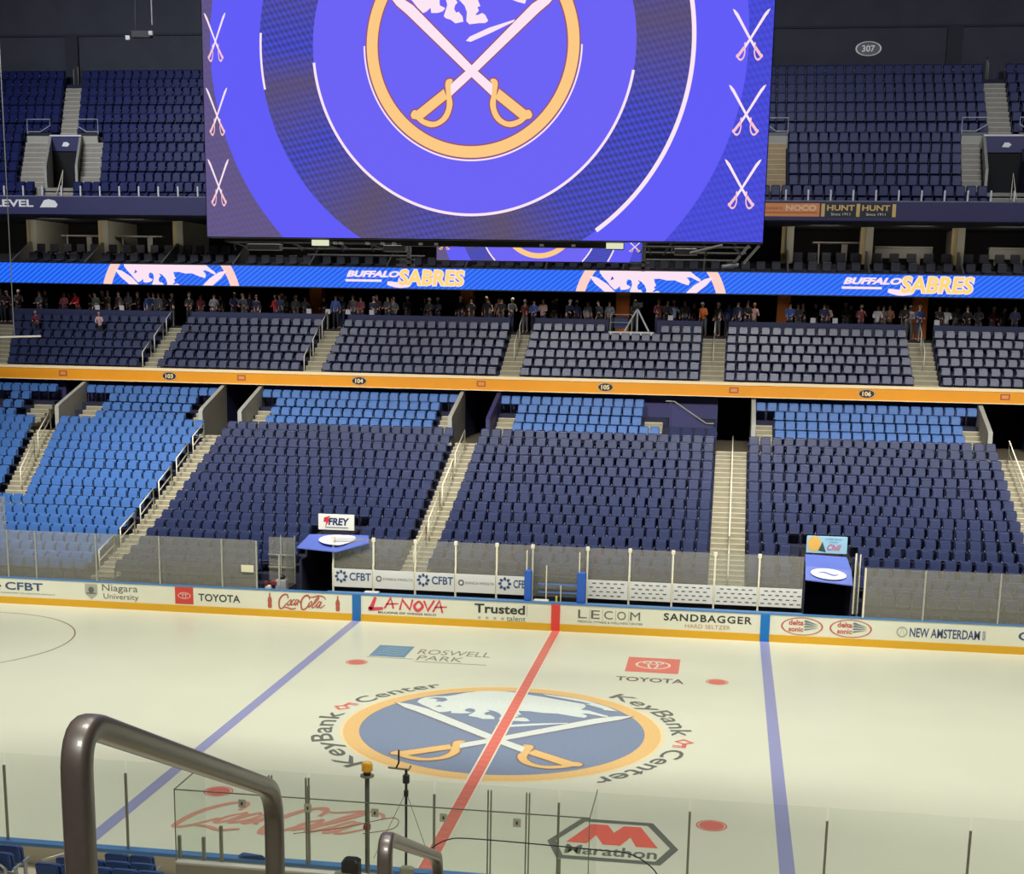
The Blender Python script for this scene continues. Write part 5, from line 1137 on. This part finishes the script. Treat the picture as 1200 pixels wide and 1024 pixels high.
l(MB().box(PX0, 3.95, PYB-.05, PYB+.05, 0, 1.5), 'panel', mat('box_wall', (158, 156, 140), .7)); l(MB().box(PX0, 3.95, PYB-.08, PYB+.08, 1.5, 1.54), 'cap', mat('box_cap', (206, 206, 196), .5))
for j, (x, z) in enumerate(((-3.93, 2.0), (-3.45, 2.0), (-3.1, 2.25), (3.35, 2.1))):
    tag(MB().bbox(x-.03, x+.03, PYB+.1, PYB+.16, 1.0, z, .008).build('short_post', STEEL), f'short grey post in the near penalty box, {ORD[j+1]} from left', 'post')
t = thing('signal_beacon', 'orange beacon light on a tall grey pole at bottom centre', 'beacon', (-.27, -14.5, 1)); l = Loc(t)
l(MB().tube([(-.27, -14.5, 1.0), (-.27, -14.5, 3.4)], .045, 12), 'pole', mat('pole_green_grey', (96, 100, 88), .5), True)
l(MB().tube([(-.27, -14.5, 3.4), (-.27, -14.5, 3.43)], .13, 16), 'collar', STEEL)
l(MB().tube([(-.27, -14.5, 3.43), (-.27, -14.5, 3.5)], .07, 12), 'base', BLACKM)
l(MB().tube([(-.27, -14.5, 3.5), (-.27, -14.5, 3.52), (-.27, -14.5, 3.63), (-.27, -14.5, 3.67), (-.27, -14.5, 3.69)], [.09, .105, .105, .08, .03], 14), 'lamp_dome', mat('beacon_orange', (255, 190, 50), .35), True)
l(MB().tube([(-.33, -14.52, 2.42), (-.21, -14.52, 2.42)], .06, 8), 'clamp', mat('clamp_red', (150, 70, 50), .5))
t = thing('microphone_stand', 'thin dark stand with a cross arm and stay wires at bottom centre', 'stand', (.47, -14.5, 1)); l = Loc(t)
l(MB().tube([(.47, -14.5, 1.0), (.47, -14.5, 3.59)], .025, 8), 'pole', BLACKM); l(MB().tube([(.13, -14.5, 3.6), (.52, -14.5, 3.58), (.56, -14.5, 3.66)], .02, 6), 'cross_arm', STEEL)
l(MB().tube([(.28, -14.5, 3.6), (.33, -14.5, 3.7), (.33, -14.5, 3.95)], .018, 6), 'upright_tip', BLACKM); l(MB().bbox(.41, .53, -14.56, -14.44, 3.3, 3.5, .03), 'clamp', BLACKM); l(MB().bbox(.43, .51, -14.54, -14.46, 3.05, 3.2, .02), 'clamp', BLACKM)
for a in ((-.15, -14.5, 1.8), (1.05, -14.5, 1.5)): l(MB().tube([(.47, -14.5, 3.15), a], .006, 5), 'stay_wire', STEEL)
def cable(pts, lab, m=BLACKM, r=.012):
    P3 = []; 
    q = smoothpts([(p[0], p[2]) for p in pts], 6); 
    tag(MB().tube([(a, pts[0][1], c) for a, c in q], r, 6).build('cable', m, smooth=True), lab, 'cable')
cable([(.95, -14.78, 2.15), (1.3, -14.78, 2.38), (1.86, -14.78, 2.44), (4.05, -14.78, 2.40), (4.67, -14.78, 2.36), (5.06, -14.78, 2.13), (5.2, -14.78, 1.9)], 'black cable arching across the near penalty box glass')
cable([(-1.6, -14.82, 2.3), (-.6, -14.82, 2.5), (.3, -14.82, 2.75), (.32, -14.82, 2.55), (-.27, -14.82, 2.4)], 'thin brown cable looped to the orange beacon pole', mat('cable_brown', (150, 110, 90), .6), .008)
t = thing('control_box', 'small dark equipment by the foot of the beacon pole', 'equipment', (-.5, -14.95, 1.55)); l = Loc(t)
l(MB().bbox(-.62, -.3, -15.1, -14.8, 1.55, 1.95, .04), 'body', BLACKM); l(MB().bbox(-.75, -.4, -15.15, -14.95, 1.5, 1.72, .03).bbox(.45, .7, -14.95, -14.8, 1.54, 1.85, .03), 'side_unit', mat('unit_grey', (150, 152, 130), .5))
tag(MB().loft([[(-3.3, -13.1, 1.0), (-2.7, -13.1, 1.0), (-2.8, -13.1, 1.09), (-3.2, -13.1, 1.06)], [(-3.35, -12.95, 1.0), (-2.8, -12.95, 1.0), (-2.85, -12.95, 1.04), (-3.25, -12.95, 1.07)]]).build('cloth', mat('cloth_blue', (80, 128, 196), .8)), 'blue cloth lying on the near cap rail', 'cloth')
# near terrace with a few blue seats
mb = MB()
for k in range(0, 24):
    y = -(14.9+.84*k); z = FL[k] if k < 20 else FL[19]+.4*(k-19)
    mb.box(-30, 25, y-.5, y+.34, -.05, z-.35 if k < 20 else z-.35)
tag(mb.build('floor', mat('near_concrete', (206, 198, 176), .8, noise=.06, scale=2)), kind='structure')
tag(MB().box(-30, 25, -14.56, -13.16, -.05, .55).build('floor', mat('near_concrete', (206, 198, 176))), kind='structure')
NEARB = mat('near_seat_blue', (34, 70, 132), .55, noise=.1, scale=2)
a_, b_, d_ = seat_parts(.41)
NS = []
for mb_, n_, m_ in ((a_, 'backrest', NEARB), (b_, 'seat', NEARB), (d_, 'armrest', mat('near_arm_grey', (150, 160, 170), .5))):
    o = mb_.build(n_, [m_, m_] if n_ == 'armrest' else m_); NS.append((n_, o.data)); bpy.data.objects.remove(o)
near = [(-7.9+.47*i, -15.3, .90, 'front left pair by the post') for i in range(3)] + [(-4.84, -15.3, .90, 'front pair behind big rail'), (-4.35, -15.3, .90, 'front pair behind big rail')]
near += [(-7.6+.47*i, -16.2, 1.14, 'second row at bottom left') for i in range(3)] + [(-5.35+.47*i, -16.2, 1.14, 'second row behind the big rail') for i in range(4)]
near += [(-5.3+.47*i, -17.05, 1.38, 'third row behind the big rail') for i in range(5)] + [(-7.4+.47*i, -17.05, 1.38, 'third row at bottom left') for i in range(2)]
for i, (x, y, z, nm) in enumerate(near):
    o = thing('stadium_seat', f'near blue seat seen from behind, {nm}, {ORD[i+1]} overall', 'seat', (x, y, z+.13), PI, 'near blue seats seen from behind')
    for n_, me in NS: link(n_, me, o)
t = thing('seat_rail', 'silver looped rail beside the near blue seats at bottom left', 'handrail', (-6.3, -15.5, 1)); l = Loc(t)
l(MB().tube([(-6.35, -15.4, .9), (-6.35, -15.4, 1.58), (-6.3, -15.4, 1.64), (-5.8, -14.9, 1.70), (-5.7, -14.9, 1.0)], .028, 8), 'rail', ALU, True)
l(MB().tube([(-6.5, -16.4, 1.1), (-6.5, -16.4, 1.85), (-6.6, -16.4, 1.93), (-7.3, -16.4, 1.90)], .03, 8), 'rail', ALU, True)
# foreground handrails: rounded flat tube loops down the aisle
HR = mat('bronze_rail', (66, 57, 53), .42, noise=.10, scale=60, spec=.8, coat=.3)
RAD = .09
def loop(p, hw, ht, label):
    """p: centre line; rounded rectangular section"""
    pts = []
    P_ = [Vector(q) for q in p]
    pts.append(P_[0])
    for i in range(1, len(P_)-1):
        a, b, c = P_[i-1], P_[i], P_[i+1]; rr = min(RAD, (a-b).length*.45, (c-b).length*.45)
        s = b+(a-b).normalized()*rr; e = b+(c-b).normalized()*rr
        for k in range(9):
            tt = k/8; pts.append(s*(1-tt)**2+b*2*tt*(1-tt)+e*tt*tt)
    pts.append(P_[-1])
    rings = []; side = Vector((1, 0, 0))
    for i, q in enumerate(pts):
        d = (pts[min(i+1, len(pts)-1)]-pts[max(i-1, 0)]).normalized(); nn = side.cross(d).normalized()
        sec = []
        N = 20
        for k in range(N):
            th = 2*PI*k/N; cx_, sx_ = math.cos(th), math.sin(th); e = .55
            sec.append(tuple(q+side*(hw*math.copysign(abs(cx_)**e, cx_))+nn*(ht*math.copysign(abs(sx_)**e, sx_))))
        rings.append(sec)
    t = thing('aisle_handrail', label, 'handrail', tuple(P_[0])); l = Loc(t)
    o = l(MB().loft(rings), 'rail_tube', HR, True)
    l(MB().tube([tuple(P_[0]-Vector((0, 0, .02))), tuple(P_[0]+Vector((0, 0, .02)))], .06, 16), 'foot_plate', STEEL); l(MB().tube([tuple(P_[-1]-Vector((0, 0, .02))), tuple(P_[-1]+Vector((0, 0, .02)))], .06, 16), 'foot_plate', STEEL)
RAIL1 = [(5.106, -36.957, 10.3), (5.106, -36.957, 11.36), (5.024, -35.834, 10.864), (5.024, -35.834, 9.9)]
RAIL2 = [(5.12, -35.172, 9.6), (5.12, -35.172, 10.504), (4.967, -33.68, 9.842), (4.967, -33.68, 9.0)]
loop(RAIL1, .0205, .0195, 'large black foreground handrail loop at lower left')
loop(RAIL2, .0205, .0195, 'smaller black handrail loop at bottom centre')
tag(MB().box(4.2, 6.5, -37.6, -36.4, 10.1, 10.3).box(4.2, 6.5, -36.4, -36.034, 9.9, 10.1).box(4.2, 6.5, -36.034, -35.3, 9.6, 9.9).box(4.2, 6.5, -35.3, -34.6, 9.3, 9.6).box(4.2, 6.5, -34.6, -32.6, 8.7, 9.0).build('floor', CONC), kind='structure')
t = thing('hanging_rod', 'thin white horizontal rod hanging over the club seats at far left', 'rod', (-28.9, 28, 10.1)); l = Loc(t)
l(MB().tube([(-31.5, 28, 10.03), (-29.9, 28, 10.07), (-27.77, 28, 10.16)], .05, 8), 'rod', CREAM); l(MB().tube([(-29.18, 28, 10.1), (-29.1, 28, 40)], .025, 6), 'cable', STEEL)
